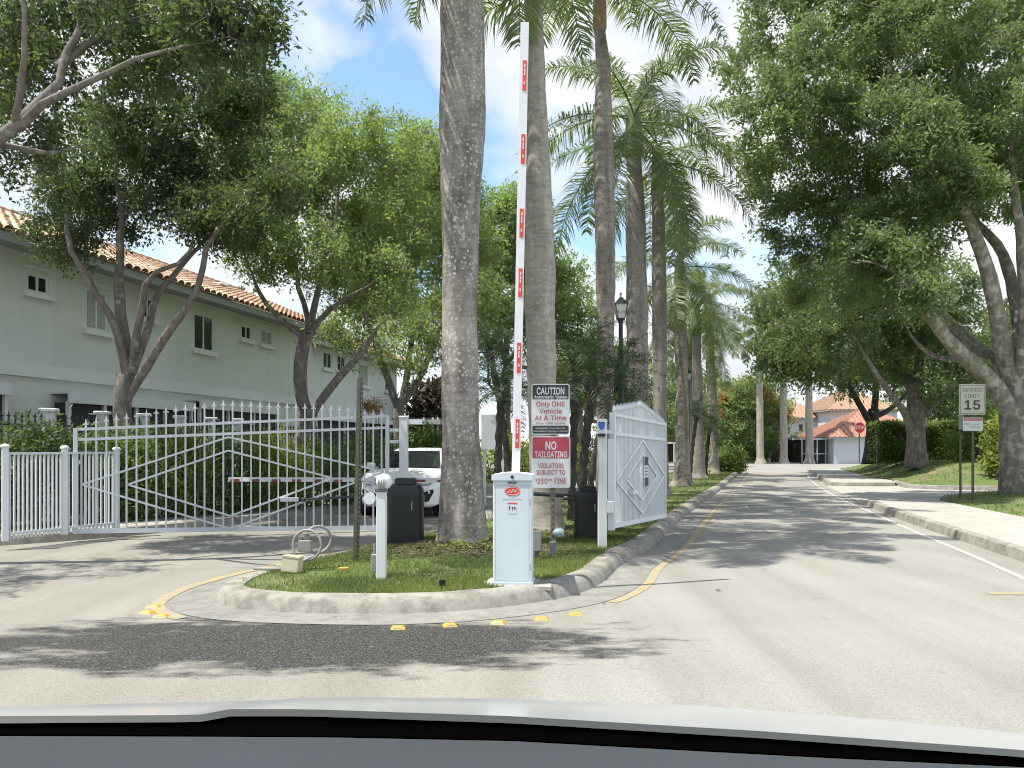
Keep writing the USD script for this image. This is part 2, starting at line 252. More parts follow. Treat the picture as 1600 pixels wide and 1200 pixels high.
M['stucco'] = streaked('rain_streaked_stucco', (0.575, 0.605, 0.57), 1.0, 0.3, 0.3)
M['white_gate'] = streaked('grimy_white_gate_paint', (0.61, 0.64, 0.65), 3.0)
M['barrier'] = streaked('grimy_cabinet_paint', (0.55, 0.62, 0.65), 5.0)
M['white'] = streaked('grimy_white_paint', (0.62, 0.65, 0.65), 7.0)
M['trim'] = plain('white_trim_stucco', (0.62, 0.64, 0.63), 0.85, vary=0.05, scale=1.5, bump=0.15)
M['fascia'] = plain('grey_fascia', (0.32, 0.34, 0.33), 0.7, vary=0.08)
M['stucco_far'] = plain('far_white_stucco', (0.54, 0.57, 0.60), 0.9, vary=0.04, scale=0.4, spec=0.2)
def tilemat(name, cols):
    return mat(name, {'g': ('geometry', {}), 'w': ('rgb_ramp', {'ramp': list(zip(np.linspace(0, 1, len(cols)), cols))}), 'n': ('noise_texture', {'scale': 7.0, 'detail': 6.0, 'roughness': 0.7}),
        'c': ('rgb_ramp', {'ramp': [(0.35, (0.55, 0.53, 0.5)), (0.6, (1.08, 1.08, 1.08))]}), 'm': ('mix', {'mix_type': 'multiply', 'fac': 0.8}), 'p': ('principled_bsdf', {'roughness': 0.8, 'specular_ior_level': 0.3})},
        [('g.random_per_island', 'w.fac'), ('g.position', 'n.vector'), ('n.fac', 'c.fac'), ('w.color', 'm.color1'), ('c.color', 'm.color2'), ('m.color', 'p.base_color')])
M['tiles'] = tilemat('clay_tiles', [(0.38, 0.25, 0.17), (0.44, 0.32, 0.23), (0.50, 0.38, 0.29), (0.41, 0.27, 0.19)])
M['tile_a'] = plain('clay_tile_pale', (0.52, 0.37, 0.26), 0.8, vary=0.3, scale=9)
M['tile_b'] = plain('clay_tile_orange', (0.47, 0.28, 0.17), 0.8, vary=0.3, scale=9)
M['tile_c'] = plain('clay_tile_buff', (0.56, 0.43, 0.32), 0.8, vary=0.3, scale=9)
M['tiles_red'] = tilemat('red_clay_tiles', [(0.38, 0.20, 0.145), (0.41, 0.23, 0.17), (0.37, 0.21, 0.155)])
M['underlay'] = plain('roof_underlay', (0.20, 0.13, 0.09), 0.9)
M['pane'] = mat('window_pane', {'a': ('principled_bsdf', {'base_color': (0.012, 0.014, 0.014), 'roughness': 0.05, 'specular_ior_level': 0.6})}, surface='a.BSDF')
M['curtain'] = plain('grey_curtain', (0.34, 0.36, 0.34), 0.8, vary=0.25, scale=8)
M['screen'] = plain('black_porch_screen', (0.018, 0.02, 0.022), 0.6)
# ---- plants
def barkmat(name, dark, light, pale, pale_at=0.62):
    return mat(name, {'g': ('geometry', {}), 'mp': ('mapping', {'scale': (1, 1, 0.35)}), 'n1': ('noise_texture', {'scale': 9.0, 'detail': 8.0, 'roughness': 0.7}), 'c1': ('rgb_ramp', {'ramp': [(0.3, dark), (0.65, light)]}),
        'n2': ('noise_texture', {'scale': 4.5, 'detail': 6.0, 'roughness': 0.6}), 'c2': ('rgb_ramp', {'ramp': [(pale_at - 0.06, (0, 0, 0)), (pale_at + 0.08, (0.8, 0.8, 0.8))]}), 'm': ('mix', {'color2': pale}),
        'b': ('bump', {'strength': 0.7, 'distance': 0.03}), 'p': ('principled_bsdf', {'roughness': 0.85, 'specular_ior_level': 0.25})},
        [('g.position', 'mp.vector'), ('mp.vector', 'n1.vector'), ('n1.fac', 'c1.fac'), ('g.position', 'n2.vector'), ('n2.fac', 'c2.fac'), ('c2.color', 'm.fac'), ('c1.color', 'm.color1'), ('m.color', 'p.base_color'),
         ('n1.fac', 'b.height'), ('b.normal', 'p.normal')])
M['bark'] = barkmat('grey_bark', (0.075, 0.065, 0.055), (0.22, 0.20, 0.175), (0.40, 0.38, 0.33))
M['bark_pale'] = barkmat('pale_bark', (0.10, 0.088, 0.07), (0.27, 0.25, 0.21), (0.46, 0.43, 0.37), 0.56)
M['bark_dark'] = barkmat('dark_bark', (0.03, 0.026, 0.022), (0.08, 0.07, 0.06), (0.16, 0.15, 0.13), 0.68)
def palmbark(name, dark, light, ring, spot, spot_amt):
    """trunk: fine leaf-scar rings, upright staining and pale lichen spots"""
    return mat(name, {'g': ('geometry', {}), 'mp': ('mapping', {'scale': (3.0, 3.0, 0.7)}), 'n1': ('noise_texture', {'scale': 1.6, 'detail': 8.0, 'roughness': 0.65}), 'c1': ('rgb_ramp', {'ramp': [(0.3, dark), (0.68, light)]}),
        'mw': ('mapping', {'scale': (0.25, 0.25, 1.0)}), 'w': ('noise_texture', {'scale': 16.0, 'detail': 4.0, 'roughness': 0.65}), 'cw': ('rgb_ramp', {'ramp': [(0.38, (ring, ring, ring)), (0.56, (1, 1, 1))]}), 'm1': ('mix', {'mix_type': 'multiply', 'fac': 0.85}),
        'v': ('voronoi_texture', {'scale': 17.0, 'randomness': 1.0}), 'nd': ('noise_texture', {'scale': 30.0, 'detail': 4.0}), 'vd': ('math', {'math_type': 'multiply_add', 'value2': 1.1}), 'cv': ('rgb_ramp', {'ramp': [(0.78, (1, 1, 1)), (0.87, (0, 0, 0))]}),
        'n2': ('noise_texture', {'scale': 1.6, 'detail': 5.0, 'roughness': 0.6}), 'c2': ('rgb_ramp', {'ramp': [(0.32, (0, 0, 0)), (0.55, (spot_amt,) * 3)]}), 'mm': ('mix', {'mix_type': 'multiply', 'fac': 1.0}),
        'm2': ('mix', {'color2': spot}), 'b': ('bump', {'strength': 0.5, 'distance': 0.012}), 'p': ('principled_bsdf', {'roughness': 0.88, 'specular_ior_level': 0.25})},
        [('g.position', 'mp.vector'), ('mp.vector', 'n1.vector'), ('n1.fac', 'c1.fac'), ('g.position', 'mw.vector'), ('mw.vector', 'w.vector'), ('w.fac', 'cw.fac'), ('c1.color', 'm1.color1'), ('cw.color', 'm1.color2'),
         ('g.position', 'v.vector'), ('g.position', 'nd.vector'), ('nd.fac', 'vd.value1'), ('v.distance', 'vd.value3'), ('vd.value', 'cv.fac'), ('g.position', 'n2.vector'), ('n2.fac', 'c2.fac'), ('cv.color', 'mm.color1'), ('c2.color', 'mm.color2'),
         ('mm.color', 'm2.fac'), ('m1.color', 'm2.color1'), ('m2.color', 'p.base_color'), ('w.fac', 'b.height'), ('b.normal', 'p.normal')])
M['palm_grey'] = palmbark('palm_trunk_spotted', (0.12, 0.105, 0.09), (0.37, 0.345, 0.305), 0.68, (0.48, 0.455, 0.41), 0.8)
M['palm_pale'] = palmbark('palm_trunk_pale', (0.25, 0.23, 0.19), (0.40, 0.375, 0.32), 0.70, (0.46, 0.45, 0.42), 0.35)
M['palm_mottled'] = palmbark('palm_trunk_mottled', (0.12, 0.095, 0.075), (0.36, 0.335, 0.29), 0.68, (0.10, 0.08, 0.06), 0.75)
M['palm_brown'] = palmbark('palm_trunk_brown', (0.16, 0.145, 0.125), (0.30, 0.275, 0.245), 0.78, (0.36, 0.34, 0.31), 0.5)
M['crownshaft'] = plain('green_crownshaft', (0.10, 0.15, 0.05), 0.4, vary=0.3, scale=4)
M['crownshaft_brown'] = plain('brown_leaf_sheath', (0.24, 0.13, 0.07), 0.5, vary=0.3, scale=4)
M['frond'] = leafmat('royal_frond', (0.17, 0.225, 0.11), (0.32, 0.37, 0.19), (1.2, 1.25, 0.7), 0.38, 0.42, 0.6)
M['frond_yellow'] = leafmat('yellow_frond', (0.14, 0.18, 0.03), (0.24, 0.27, 0.05), (1.2, 1.2, 0.5), 0.45, 0.35, 0.4)
M['frond_dark'] = leafmat('dark_date_frond', (0.04, 0.065, 0.035), (0.085, 0.12, 0.06), (1.1, 1.2, 0.6), 0.5, 0.25, 0.3)
M['rachis'] = plain('frond_midrib', (0.25, 0.27, 0.08), 0.5)
M['leaf_light'] = leafmat('light_oak_leaves', (0.25, 0.335, 0.15), (0.42, 0.52, 0.245), (1.25, 1.3, 0.7), 0.5, 0.52)
M['leaf_mid'] = leafmat('mid_green_leaves', (0.10, 0.145, 0.065), (0.21, 0.265, 0.12), (1.2, 1.3, 0.7), 0.42, 0.5, 0.5)
M['leaf_sage'] = leafmat('sage_green_leaves', (0.165, 0.235, 0.105), (0.30, 0.385, 0.185), (1.2, 1.25, 0.75), 0.42, 0.5, 0.55)
M['leaf_hedge'] = leafmat('hedge_leaves', (0.16, 0.22, 0.08), (0.34, 0.41, 0.15), (1.2, 1.3, 0.6), 0.45, 0.5)
M['leaf_yellow'] = leafmat('yellow_green_leaves', (0.24, 0.29, 0.09), (0.50, 0.52, 0.19), (1.2, 1.2, 0.6), 0.5, 0.5)
M['leaf_copper'] = leafmat('copper_leaves', (0.085, 0.07, 0.045), (0.18, 0.13, 0.085), (1.1, 0.9, 0.8), 0.5, 0.25)
M['flower'] = leafmat('orange_red_flowers', (0.48, 0.15, 0.08), (0.6, 0.22, 0.12), (1.2, 0.9, 0.7), 0.5, 0.3)
M['orange_leaf'] = leafmat('pale_orange_leaves', (0.42, 0.26, 0.09), (0.55, 0.36, 0.14), (1.1, 1.0, 0.7), 0.5, 0.3)
M['litter'] = leafmat('dry_litter', (0.15, 0.125, 0.09), (0.32, 0.28, 0.21), (1.0, 0.9, 0.7), 0.7, 0.1, 0.2)
# ---- vehicles
M['car_white'] = mat('white_car_paint', {'p': ('principled_bsdf', {'base_color': (0.87, 0.88, 0.88), 'roughness': 0.32, 'coat_weight': 0.6, 'coat_roughness': 0.05})})
M['car_glass'] = mat('dark_car_glass', {'p': ('principled_bsdf', {'base_color': (0.015, 0.018, 0.02), 'roughness': 0.04, 'specular_ior_level': 0.55})})
M['tyre'] = plain('tyre_rubber', (0.018, 0.018, 0.018), 0.8)
M['rim'] = plain('alloy_rim', (0.4, 0.41, 0.42), 0.35, 0.7)
M['lamp_clear'] = plain('headlamp_lens', (0.42, 0.44, 0.46), 0.12, 0.5, vary=0.3, scale=30)
M['hood'] = mat('own_car_bonnet_paint', {'p': ('principled_bsdf', {'base_color': (0.36, 0.385, 0.385), 'roughness': 0.35, 'coat_weight': 0.8, 'coat_roughness': 0.12})})
M['cowl'] = plain('black_cowl', (0.0012, 0.0012, 0.0013), 0.9, vary=0.1, spec=0.0)
M['dash'] = plain('grey_dashboard', (0.045, 0.050, 0.056), 0.7, vary=0.12, scale=3, bump=0.15, bscale=400, spec=0.2)
rng = np.random.default_rng(7)
# ------------------------------------------------------------------ ground, roads, kerbs
def spline(pts, step=0.2):
    """points of a smooth line through pts"""
    p = np.asarray(pts, float); d = np.r_[0, np.cumsum(np.linalg.norm(np.diff(p, axis=0), axis=1))]
    from scipy.interpolate import PchipInterpolator
    t = np.linspace(0, d[-1], max(2, int(d[-1] / step))); return np.column_stack([PchipInterpolator(d, p[:, k])(t) for k in range(p.shape[1])])
def normals2(p, closed=False):
    t = (np.roll(p, -1, 0) - np.roll(p, 1, 0)) if closed else np.gradient(p, axis=0)
    t = t / (np.linalg.norm(t, axis=1, keepdims=True) + 1e-9); return np.column_stack([t[:, 1], -t[:, 0]])   # to the right of travel
def sweep(mb, path, prof, closed=False, side=1.0):
    """profile of (offset to the right of travel, height) along a level path"""
    p = np.asarray(path)[:, :2]; n = normals2(p, closed) * side; k = len(prof); m = len(p)
    v = np.concatenate([np.column_stack([p + n * o, np.full(m, z)])[:, None] for o, z in prof], 1).reshape(-1, 3)
    ii = np.arange(m if closed else m - 1); i, j = np.meshgrid(ii, np.arange(k - 1), indexing='ij'); i2 = (i + 1) % m
    return mb.add(v, np.stack([i * k + j, i2 * k + j, i2 * k + j + 1, i * k + j + 1], -1).reshape(-1, 4))
gp = MB(); gp.quad((-500, -200, -0.02), (500, -200, -0.02), (500, 900, -0.02), (-500, 900, -0.02)); gp.build('ground', M['turf'], kind='structure')

LEFT = spline([(-40, 2), (-24, 6.2), (-14, 9.4), (-9.1, 11.4), (-7.4, 12.6), (-6.25, 14), (-5.4, 15.6), (-3.7, 18.9), (-1.6, 25), (1.0, 33), (6.2, 49.5)], 0.25)
RIGHT1 = spline([(2.5, -6), (4.5, 0.5), (5.7, 6), (6.7, 10.5), (7.75, 15.2), (8.15, 16.9), (9.1, 20.4)], 0.25)
RIGHT2 = spline([(12.5, 31.8), (14.3, 37), (18.6, 50.4)], 0.3)
road = [(-60, -30), (-60, -4)] + [tuple(p) for p in LEFT] + [(5, 54), (-60, 57), (-60, 77), (70, 77), (70, 55), (24, 53), (26, 46), (22, 33), (22, 22), (12.5, 14), (10.5, 5), (9, -30)]
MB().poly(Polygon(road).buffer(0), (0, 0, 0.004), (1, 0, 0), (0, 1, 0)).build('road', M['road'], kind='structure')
# the island: a closed kerb line, from the far right down to the nose and back up its left side
isl_r = [(13.7, 48), (7.93, 29.9), (3.5, 16.5), (2.02, 11.75), (1.36, 10.03), (0.98, 8.75), (0.575, 8.0), (0.0, 7.52), (-0.58, 7.25), (-1.15, 7.15), (-2.0, 7.22), (-2.6, 7.42), (-2.93, 7.85), (-2.98, 8.4), (-2.86, 9.1), (-2.3, 10.6), (-1.92, 11.7), (10.2, 47.9), (10.9, 48.9), (12.1, 49.3), (13.2, 48.9)]
ISL = spline(isl_r + [isl_r[0]], 0.14)[:-1]
prof = [(0.0, 0.0), (-0.015, 0.035), (-0.045, 0.10), (-0.085, 0.14), (-0.14, 0.157), (-0.24, 0.158), (-0.285, 0.15), (-0.30, 0.08)]
side = 1.0 if Polygon(ISL).contains(Point(*(ISL[40] - normals2(ISL, True)[40] * 0.3))) else -1.0
ki = MB(); sweep(ki, ISL, prof, True, side)
vv = ki.v[0]; vv += (meshkit.fbm(vv * 5.0, 3, 3)[:, None] - 0.5) * 0.012
ki.build('kerb', M['kerb'], smooth=40, kind='structure')
gt = MB(); sweep(gt, ISL, [(0.40, 0.0085), (0.36, 0.012), (0.03, 0.016), (-0.03, 0.016)], True, side); gt.build('gutter', M['gutter'], smooth=40, kind='structure')
ISLP = Polygon(ISL); LAWN = ISLP.buffer(-0.26)
def island_z(x, y):
    z = 0.142 + 0.03 * (meshkit.fbm(np.column_stack([x * 0.9, y * 0.9, x * 0]), 3, 5) - 0.5)
    for cx, cy, h, r in ((-0.67, 10.8, 0.10, 0.9), (0.55, 12.5, 0.10, 0.9)): z = z + h * np.exp(-((x - cx) ** 2 + (y - cy) ** 2) / r ** 2)
    return z
def sheet(poly, step, zf, edge=None):
    g = poly; x0, y0, x1, y1 = g.bounds
    X, Y = np.meshgrid(np.arange(x0, x1, step), np.arange(y0, y1, step)); q = np.column_stack([X.ravel(), Y.ravel()]) + rng.uniform(-.2, .2, (X.size, 2)) * step
    from shapely import contains_xy
    q = q[contains_xy(g.buffer(-step * 0.4), q[:, 0], q[:, 1])]
    b = np.array([g.exterior.interpolate(d).coords[0] for d in np.arange(0, g.exterior.length, step * 0.7)]); q = np.vstack([q, b])
    t = Delaunay(q).simplices; c = q[t].mean(1); t = t[contains_xy(g, c[:, 0], c[:, 1])]
    return np.column_stack([q, zf(q[:, 0], q[:, 1])]), t
MB().add(*sheet(LAWN, 0.35, island_z)).build('island_lawn', M['turf'], smooth=True, kind='structure')
# right pavement, kerbs, driveway and the grass mound beyond
kp = [(0.0, 0.0), (0.02, 0.10), (0.035, 0.145), (0.07, 0.157), (0.17, 0.159), (0.18, 0.10)]
def ride(path, s=1.0):
    m = MB(); sweep(m, path, kp, False, s); v = m.v[0]; v += (meshkit.fbm(v * 4.0, 3, 8)[:, None] - 0.5) * 0.012; return m
end1 = spline([(9.1, 20.4), (9.35, 21.0), (9.9, 21.35), (11.4, 21.9), (12.9, 23.4)], 0.15)
ride(np.vstack([RIGHT1, end1[1:]])).build('kerb', M['kerb'], smooth=40, kind='structure')
end2 = spline([(15.0, 31.3), (13.1, 31.2), (12.65, 31.4), (12.5, 31.8)], 0.15)
ride(np.vstack([end2, RIGHT2[1:]])).build('kerb', M['kerb'], smooth=40, kind='structure')
ride(spline([(16.0, 33.6), (15.1, 31.2), (14.7, 29.6), (15.2, 28.75), (16.4, 28.2), (18.5, 27.6), (20.5, 26.9)], 0.2), -1.0).build('kerb', M['kerb'], smooth=40, kind='structure')
walk_in = [(12.9, 23.4), (11.9, 22.2), (11.0, 20.6), (10.0, 15.6), (9.2, 12), (8.1, 6), (6.8, 0), (5, -6)]
wl1 = np.vstack([RIGHT1, end1[1:]]); wl1 = wl1 + normals2(wl1) * 0.16
MB().poly(Polygon([tuple(p) for p in wl1] + walk_in[1:]).buffer(0), (0, 0, 0.150), (1, 0, 0), (0, 1, 0)).build('pavement', M['walk'], kind='structure')
wl2 = np.vstack([end2, RIGHT2[1:]]); wl2 = wl2 + normals2(wl2) * 0.16
MB().poly(Polygon([tuple(p) for p in wl2] + [(21.0, 51.5), (16.9, 38), (15.9, 33.5), (15.2, 31.6)]).buffer(0), (0, 0, 0.150), (1, 0, 0), (0, 1, 0)).build('pavement', M['walk'], kind='structure')
MB().poly(Polygon([(9.0, 20.2), (12.6, 32.2), (15.6, 33.6), (16.9, 31), (20, 28.6), (21, 26), (14.6, 24.6), (11.5, 21.0)]).buffer(0), (0, 0, 0.009), (1, 0, 0), (0, 1, 0)).build('driveway', M['walk'], kind='structure')
MOUND = Polygon([(22, 53.5), (21.0, 51.3), (16.9, 38), (16.15, 33.5), (15.25, 31.2), (14.85, 29.6), (15.3, 28.9), (16.45, 28.35), (18.55, 27.75), (20.4, 27.1), (14.9, 24.9), (12.75, 23.3), (11.9, 22.2), (11.0, 20.6), (10.0, 15.6), (9.2, 12), (8.1, 6), (6.8, 0), (5, -6), (40, -6), (60, 30), (60, 53.5)]).buffer(0)
_mb = np.array([MOUND.exterior.interpolate(d).coords[0] for d in np.arange(0, MOUND.exterior.length, 0.3)]); _mt = cKDTree(_mb)
def mound_z(x, y):
    d = _mt.query(np.column_stack([x, y]))[0]; s = np.clip(d / 3.0, 0, 1); s = s * s * (3 - 2 * s)
    A = np.interp(y, [14, 21, 27, 34], [0.12, 0.30, 0.5, 0.72]); return 0.148 + A * s + 0.05 * (meshkit.fbm(np.column_stack([x, y, x * 0]) * 0.6, 3, 9) - 0.5) * s
MB().add(*sheet(MOUND, 0.7, mound_z)).build('grass_mound', M['turf'], smooth=True, kind='structure')
# left kerb and verge
ride(LEFT, -1.0).build('kerb', M['kerb'], smooth=40, kind='structure')
lk = LEFT - normals2(LEFT) * 0.16; lw = LEFT - normals2(LEFT) * 1.25; sel = (LEFT[:, 0] > -7.2)
MB().poly(Polygon(np.vstack([lk[sel], lw[sel][::-1]])).buffer(0), (0, 0, 0.152), (1, 0, 0), (0, 1, 0)).build('pavement', M['walk'], kind='structure')
verge = Polygon([tuple(p) for p in lk[::3]] + [tuple(lk[-1]), (4.0, 53), (-70, 54), (-70, 3)]).buffer(0)
MB().poly(verge, (0, 0, 0.14), (1, 0, 0), (0, 1, 0)).build('planting_bed', M['soil'], kind='structure')
MB().quad((-60, 79.5, 0.02), (90, 79.5, 0.02), (90, 160, 0.3), (-60, 160, 0.3)).build('far_lawn', M['turf'], kind='structure')
fk = MB(); fk.box((10, 77.6, 0.06), (140, 0.3, 0.14)); fk.build('far_kerb', M['kerb'], kind='structure')
# painted lines (in the gutter's outer margin) and the white edge line
n_i = normals2(ISL, True) * side
def strip(path, n, o, w, z): 
    a = path + n * (o - w / 2); b = path + n * (o + w / 2); m = MB(); k = len(path)
    v = np.vstack([np.column_stack([a, np.full(k, z)]), np.column_stack([b, np.full(k, z)])]); i = np.arange(k - 1)
    return m.add(v, np.stack([i, i + 1, i + 1 + k, i + k], 1))
yl = (ISL[:, 0] > 0.55) & (ISL[:, 1] < 47) & (np.arange(len(ISL)) < len(ISL) * 0.55); strip(ISL[yl], n_i[yl], 0.47, 0.10, 0.0085).build('yellow_edge_line', M['yellow_line'], kind='structure')
k0 = np.argmin(np.linalg.norm(ISL - [-2.6, 7.42], axis=1)); k1 = np.argmin(np.linalg.norm(ISL - [-2.1, 11.2], axis=1)); strip(ISL[k0:k1], n_i[k0:k1], 0.50, 0.13, 0.0085).build('yellow_edge_line', M['yellow_line'], kind='structure')
wlp = spline([(4.4, 4.5), (5.3, 7.5), (5.85, 9.15), (6.2, 10.4), (7.25, 14.5), (8.4, 18.8), (9.4, 22.6), (13.1, 34.8), (17.2, 46.5)], 0.3)
strip(wlp, normals2(wlp), 0.0, 0.085, 0.0085).build('white_edge_line', M['white_line'], kind='structure')
MB().quad((4.86, 8.14, .009), (6.2, 8.10, .009), (6.2, 8.24, .009), (4.9, 8.28, .009)).build('yellow_cross_line', M['yellow_line'], kind='structure')
MB().quad((8.8, 47.2, .0085), (18.5, 46.2, .0085), (18.6, 47.0, .0085), (12.9, 47.6, .0085)).build('yellow_cross_line', M['yellow_line'], kind='structure')

# ------------------------------------------------------------------ the long pale house on the left
WB = np.array([-11.2, 17.5]); WU = np.array([0.239, 0.971]); WN = np.array([0.971, -0.239])
def wp(s, off, z): return np.array([*(WB + WU * s + WN * off), z])
def wall_s(px, off=0.0):
    r = (px - 800) / FPX; b = WB + WN * off; return (b[0] - r * b[1]) / (r * WU[1] - WU[0])
def wall_sz(px, py, off=0.0):
    s = wall_s(px, off); Y = (WB + WU * s + WN * off)[1]; return s, CAM_H - (py - HOR) / FPX * Y
def window(parent, s0, s1, z0, z1, off, curtain=False, sill=True, lintel=True):
    f = MB(); d = 0.07; w = 0.055
    def bx(a, b, c, e, o0, o1, m):
        q = wp((a + b) / 2, off + (o0 + o1) / 2, (c + e) / 2); m.box(q, (b - a, o1 - o0, e - c), rz=math.degrees(math.atan2(WU[1], WU[0])))
    for a, b, c, e in ((s0, s0 + w, z0, z1), (s1 - w, s1, z0, z1), (s0 + w, s1 - w, z0, z0 + w), (s0 + w, s1 - w, z1 - w, z1), ((s0 + s1) / 2 - .025, (s0 + s1) / 2 + .025, z0 + w, z1 - w)): bx(a, b, c, e, -0.07, -0.015, f)
    win = f.build('window', M['white'], parent)
    for a, b in ((s0 + w, (s0 + s1) / 2 - .025), ((s0 + s1) / 2 + .025, s1 - w)):
        m = MB(); bx(a, b, z0 + w, z1 - w, -0.055, -0.045, m); m.build('pane', M['pane'], win)
    if curtain:
        m = MB(); t = np.linspace(s0 + w, s1 - w, 40); q = np.array([wp(a, off - 0.038 + 0.006 * math.sin(k * 1.3), z0 + w) for k, a in enumerate(t)])
        q2 = q.copy(); q2[:, 2] = z1 - w; i = np.arange(39); m.add(np.vstack([q, q2]), np.stack([i, i + 1, i + 41, i + 40], 1)); m.build('curtain', M['curtain'], win)
    if sill: m = MB(); bx(s0 - .12, s1 + .12, z0 - .13, z0 - .003, -0.02, 0.09, m); m.build('sill', M['trim'], win)
    if lintel: m = MB(); bx(s0 - .10, s1 + .10, z1 + .10, z1 + .17, -0.005, 0.06, m); m.build('lintel', M['trim'], win)
def wall_with(parent, s0, s1, z0, z1, off, rects, m, thick=0.25):
    g = sbox(s0, z0, s1, z1)
    for a, b, c, d in rects: g = g.difference(sbox(a, c, b, d))
    MB().poly(g, wp(0, off - thick, 0), np.array([*WU, 0]), (0, 0, 1), thick).build('wall', m, parent)
TMATS = [M['tile_a'], M['tile_b'], M['tile_c']]
def barrel(p, u, d, w, L, seed):
    """one barrel tile: u across, d down the slope"""
    u, d = np.asarray(u), np.asarray(d); n = np.cross(u, d); n /= np.linalg.norm(n); n = n if n[2] > 0 else -n
    a = np.linspace(0, math.pi, 6); o = []
    for q, k, up in ((0.0, 0.86, 0.0), (L, 1.0, 0.028)):
        o.append(np.array([p + d * q - u * math.cos(t) * w / 2 * k + n * (math.sin(t) * w * 0.36 + up) for t in a]))
    v = np.vstack(o); i = np.arange(5); f = np.stack([i, i + 1, i + 7, i + 6], 1)
    # thickness at the lower lip
    lip = o[1] - n * 0.022; v = np.vstack([v, lip]); f = np.vstack([f, np.stack([i + 6, i + 7, i + 13, i + 12], 1)])
    return v, f
def tiled_roof(parent, s0, s1, off, z, depth, slope, single, seed):
    """roof plane from the eave up; the biggest-looking tiles are parts of their own"""
    r = np.random.default_rng(seed); cs = 0.30; L = 0.40
    dn = np.array([*(WN), -slope]); dn /= np.linalg.norm(dn); up = -dn; u3 = np.array([*WU, 0])
    under = MB(); e0, e1 = wp(s0, off, z), wp(s1, off, z); under.quad(e0, e1, e1 + up * depth, e0 + up * depth)
    b0, b1 = e0 + up * depth, e1 + up * depth; back = np.array([*(-WN * depth), -slope * depth]) ; under.quad(b0, b1, b1 + back, b0 + back)
    rf = under.build('roof', M['underlay'], parent)
    ts = []
    for i in range(int((s1 - s0) / cs)):
        for j in range(int(depth / 0.36)):
            p = wp(s0 + (i + .5) * cs + r.uniform(-.008, .008), off, z) + up * (j * 0.36 + L - 0.06) + np.array([0, 0, 0.02 + r.uniform(-.004, .004)])
            ts.append((p[1] + j * 0.4 if p[0] / p[1] > -0.68 else 99 + p[1], barrel(p, u3, dn, cs * 0.96, L, 0)))
    ts.sort(key=lambda t: t[0]); rest = MB()
    for k, (_, g) in enumerate(ts):
        if k < single: MB().add(*g).build('roof_tile', TMATS[int(r.integers(0, 3))], rf)
        else: rest.add(*g)
    # ridge caps
    for i in range(int((s1 - s0) / 0.4)): rest.add(*barrel(b0 + u3 * i * 0.4 + np.array([0, 0, 0.03]), np.array([*WN, 0]), u3, 0.34, 0.44, 0))
    if rest.v: rest.build('roof_tile_field', M['tiles'], rf, kind='stuff')
    fa = MB(); ang = math.degrees(math.atan2(WU[1], WU[0])); sm = (s0 + s1) / 2
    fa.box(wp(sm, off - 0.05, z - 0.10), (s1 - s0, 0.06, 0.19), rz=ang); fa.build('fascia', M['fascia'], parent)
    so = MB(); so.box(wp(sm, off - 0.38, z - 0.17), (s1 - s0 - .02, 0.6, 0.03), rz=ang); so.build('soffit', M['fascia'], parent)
ANG = math.degrees(math.atan2(WU[1], WU[0]))
h1 = thing('house', 'long pale two-storey house behind the iron fence, with barrel tile roof', 'house', wp(6, -4, 0.14))
S1 = wall_s(487); rects1 = []
def wrect(px0, py0, px1, py1, off=0.0):
    s0, zt = wall_sz(px0, py0, off); s1, zb = wall_sz(px1, py1, off); return (s0, s1, zb, zt + 0.0)
W1 = [((42, 425, 76, 462), False), ((134, 450, 168, 520), True), ((222, 463, 240, 500), False), ((303, 488, 334, 551), False), ((377, 507, 393, 532), False), ((408, 514, 425, 541), True), ((462, 540, 478, 584), False)]
for (a, b, c, d), cur in W1: rects1.append(wrect(a, b, c, d))
wall_with(h1, -6.0, S1, 0.0, 6.05, 0.0, rects1, M['stucco'])
gw = MB(); gw.box(wp(S1 - 0.125, -4.6, 3.02), (0.25, 8.6, 6.05), rz=ANG); gw.build('wall', M['stucco'], h1)
bd = MB(); bd.box(wp((S1 - 6) / 2, 0.03, 3.27), (S1 + 6 - .02, 0.07, 0.30), rz=ANG); bd.build('band', M['trim'], h1)
for r_, (_, cur) in zip(rects1, W1): window(h1, *r_, 0.0, cur)
tiled_roof(h1, -5.0, wall_s(536, .55), 0.55, 6.12, 4.9, 0.42, 280, 3)
VN = MB()
for px in (58, 345):
    q = wp(wall_s(px, -2.5), -2.5, 7.55); VN.box(q, (0.5, 0.35, 0.10), rz=ANG, ch=0.03)
VN.build('roof_vent', M['trim'], h1)
def patio(parent, pxa, pxb, out, z, posts, depth=None):
    sa, sb = wall_s(pxa, out), wall_s(pxb, out); sm, L = (sa + sb) / 2, sb - sa; depth = depth or out
    m = MB(); m.box(wp(sm, out - depth / 2, z - 0.02), (L, depth, 0.05), rz=ANG); m.build('porch_roof', M['white'], parent)
    m = MB(); m.box(wp(sm, out + 0.02, z - 0.13), (L + .04, 0.05, 0.26), rz=ANG); m.build('porch_fascia', M['white'], parent)
    for s in np.linspace(sa + .06, sb - .06, posts): m = MB(); m.box(wp(s, out - .06, z / 2 - .1), (0.09, 0.09, z - .25), rz=ANG); m.build('porch_post', M['white'], parent)
    m = MB(); m.box(wp(sm, out - 0.1, z / 2 - .1), (L - .1, 0.02, z - .3), rz=ANG); m.build('porch_screen', M['screen'], parent)
    m = MB(); m.box(wp(sa + .03, out - depth / 2, z / 2 - .1), (0.04, depth - .2, z - .3), rz=ANG); m.build('porch_screen', M['screen'], parent)
patio(h1, 107, 303, 0.5, 2.82, 5); patio(h1, 312, 436, 0.5, 2.92, 4); patio(h1, -70, 15, 0.4, 2.9, 3)
h2 = thing('house', 'farther pale house wing with small windows, its roof lower behind the second tree', 'house', wp(20, -5, 0.14))
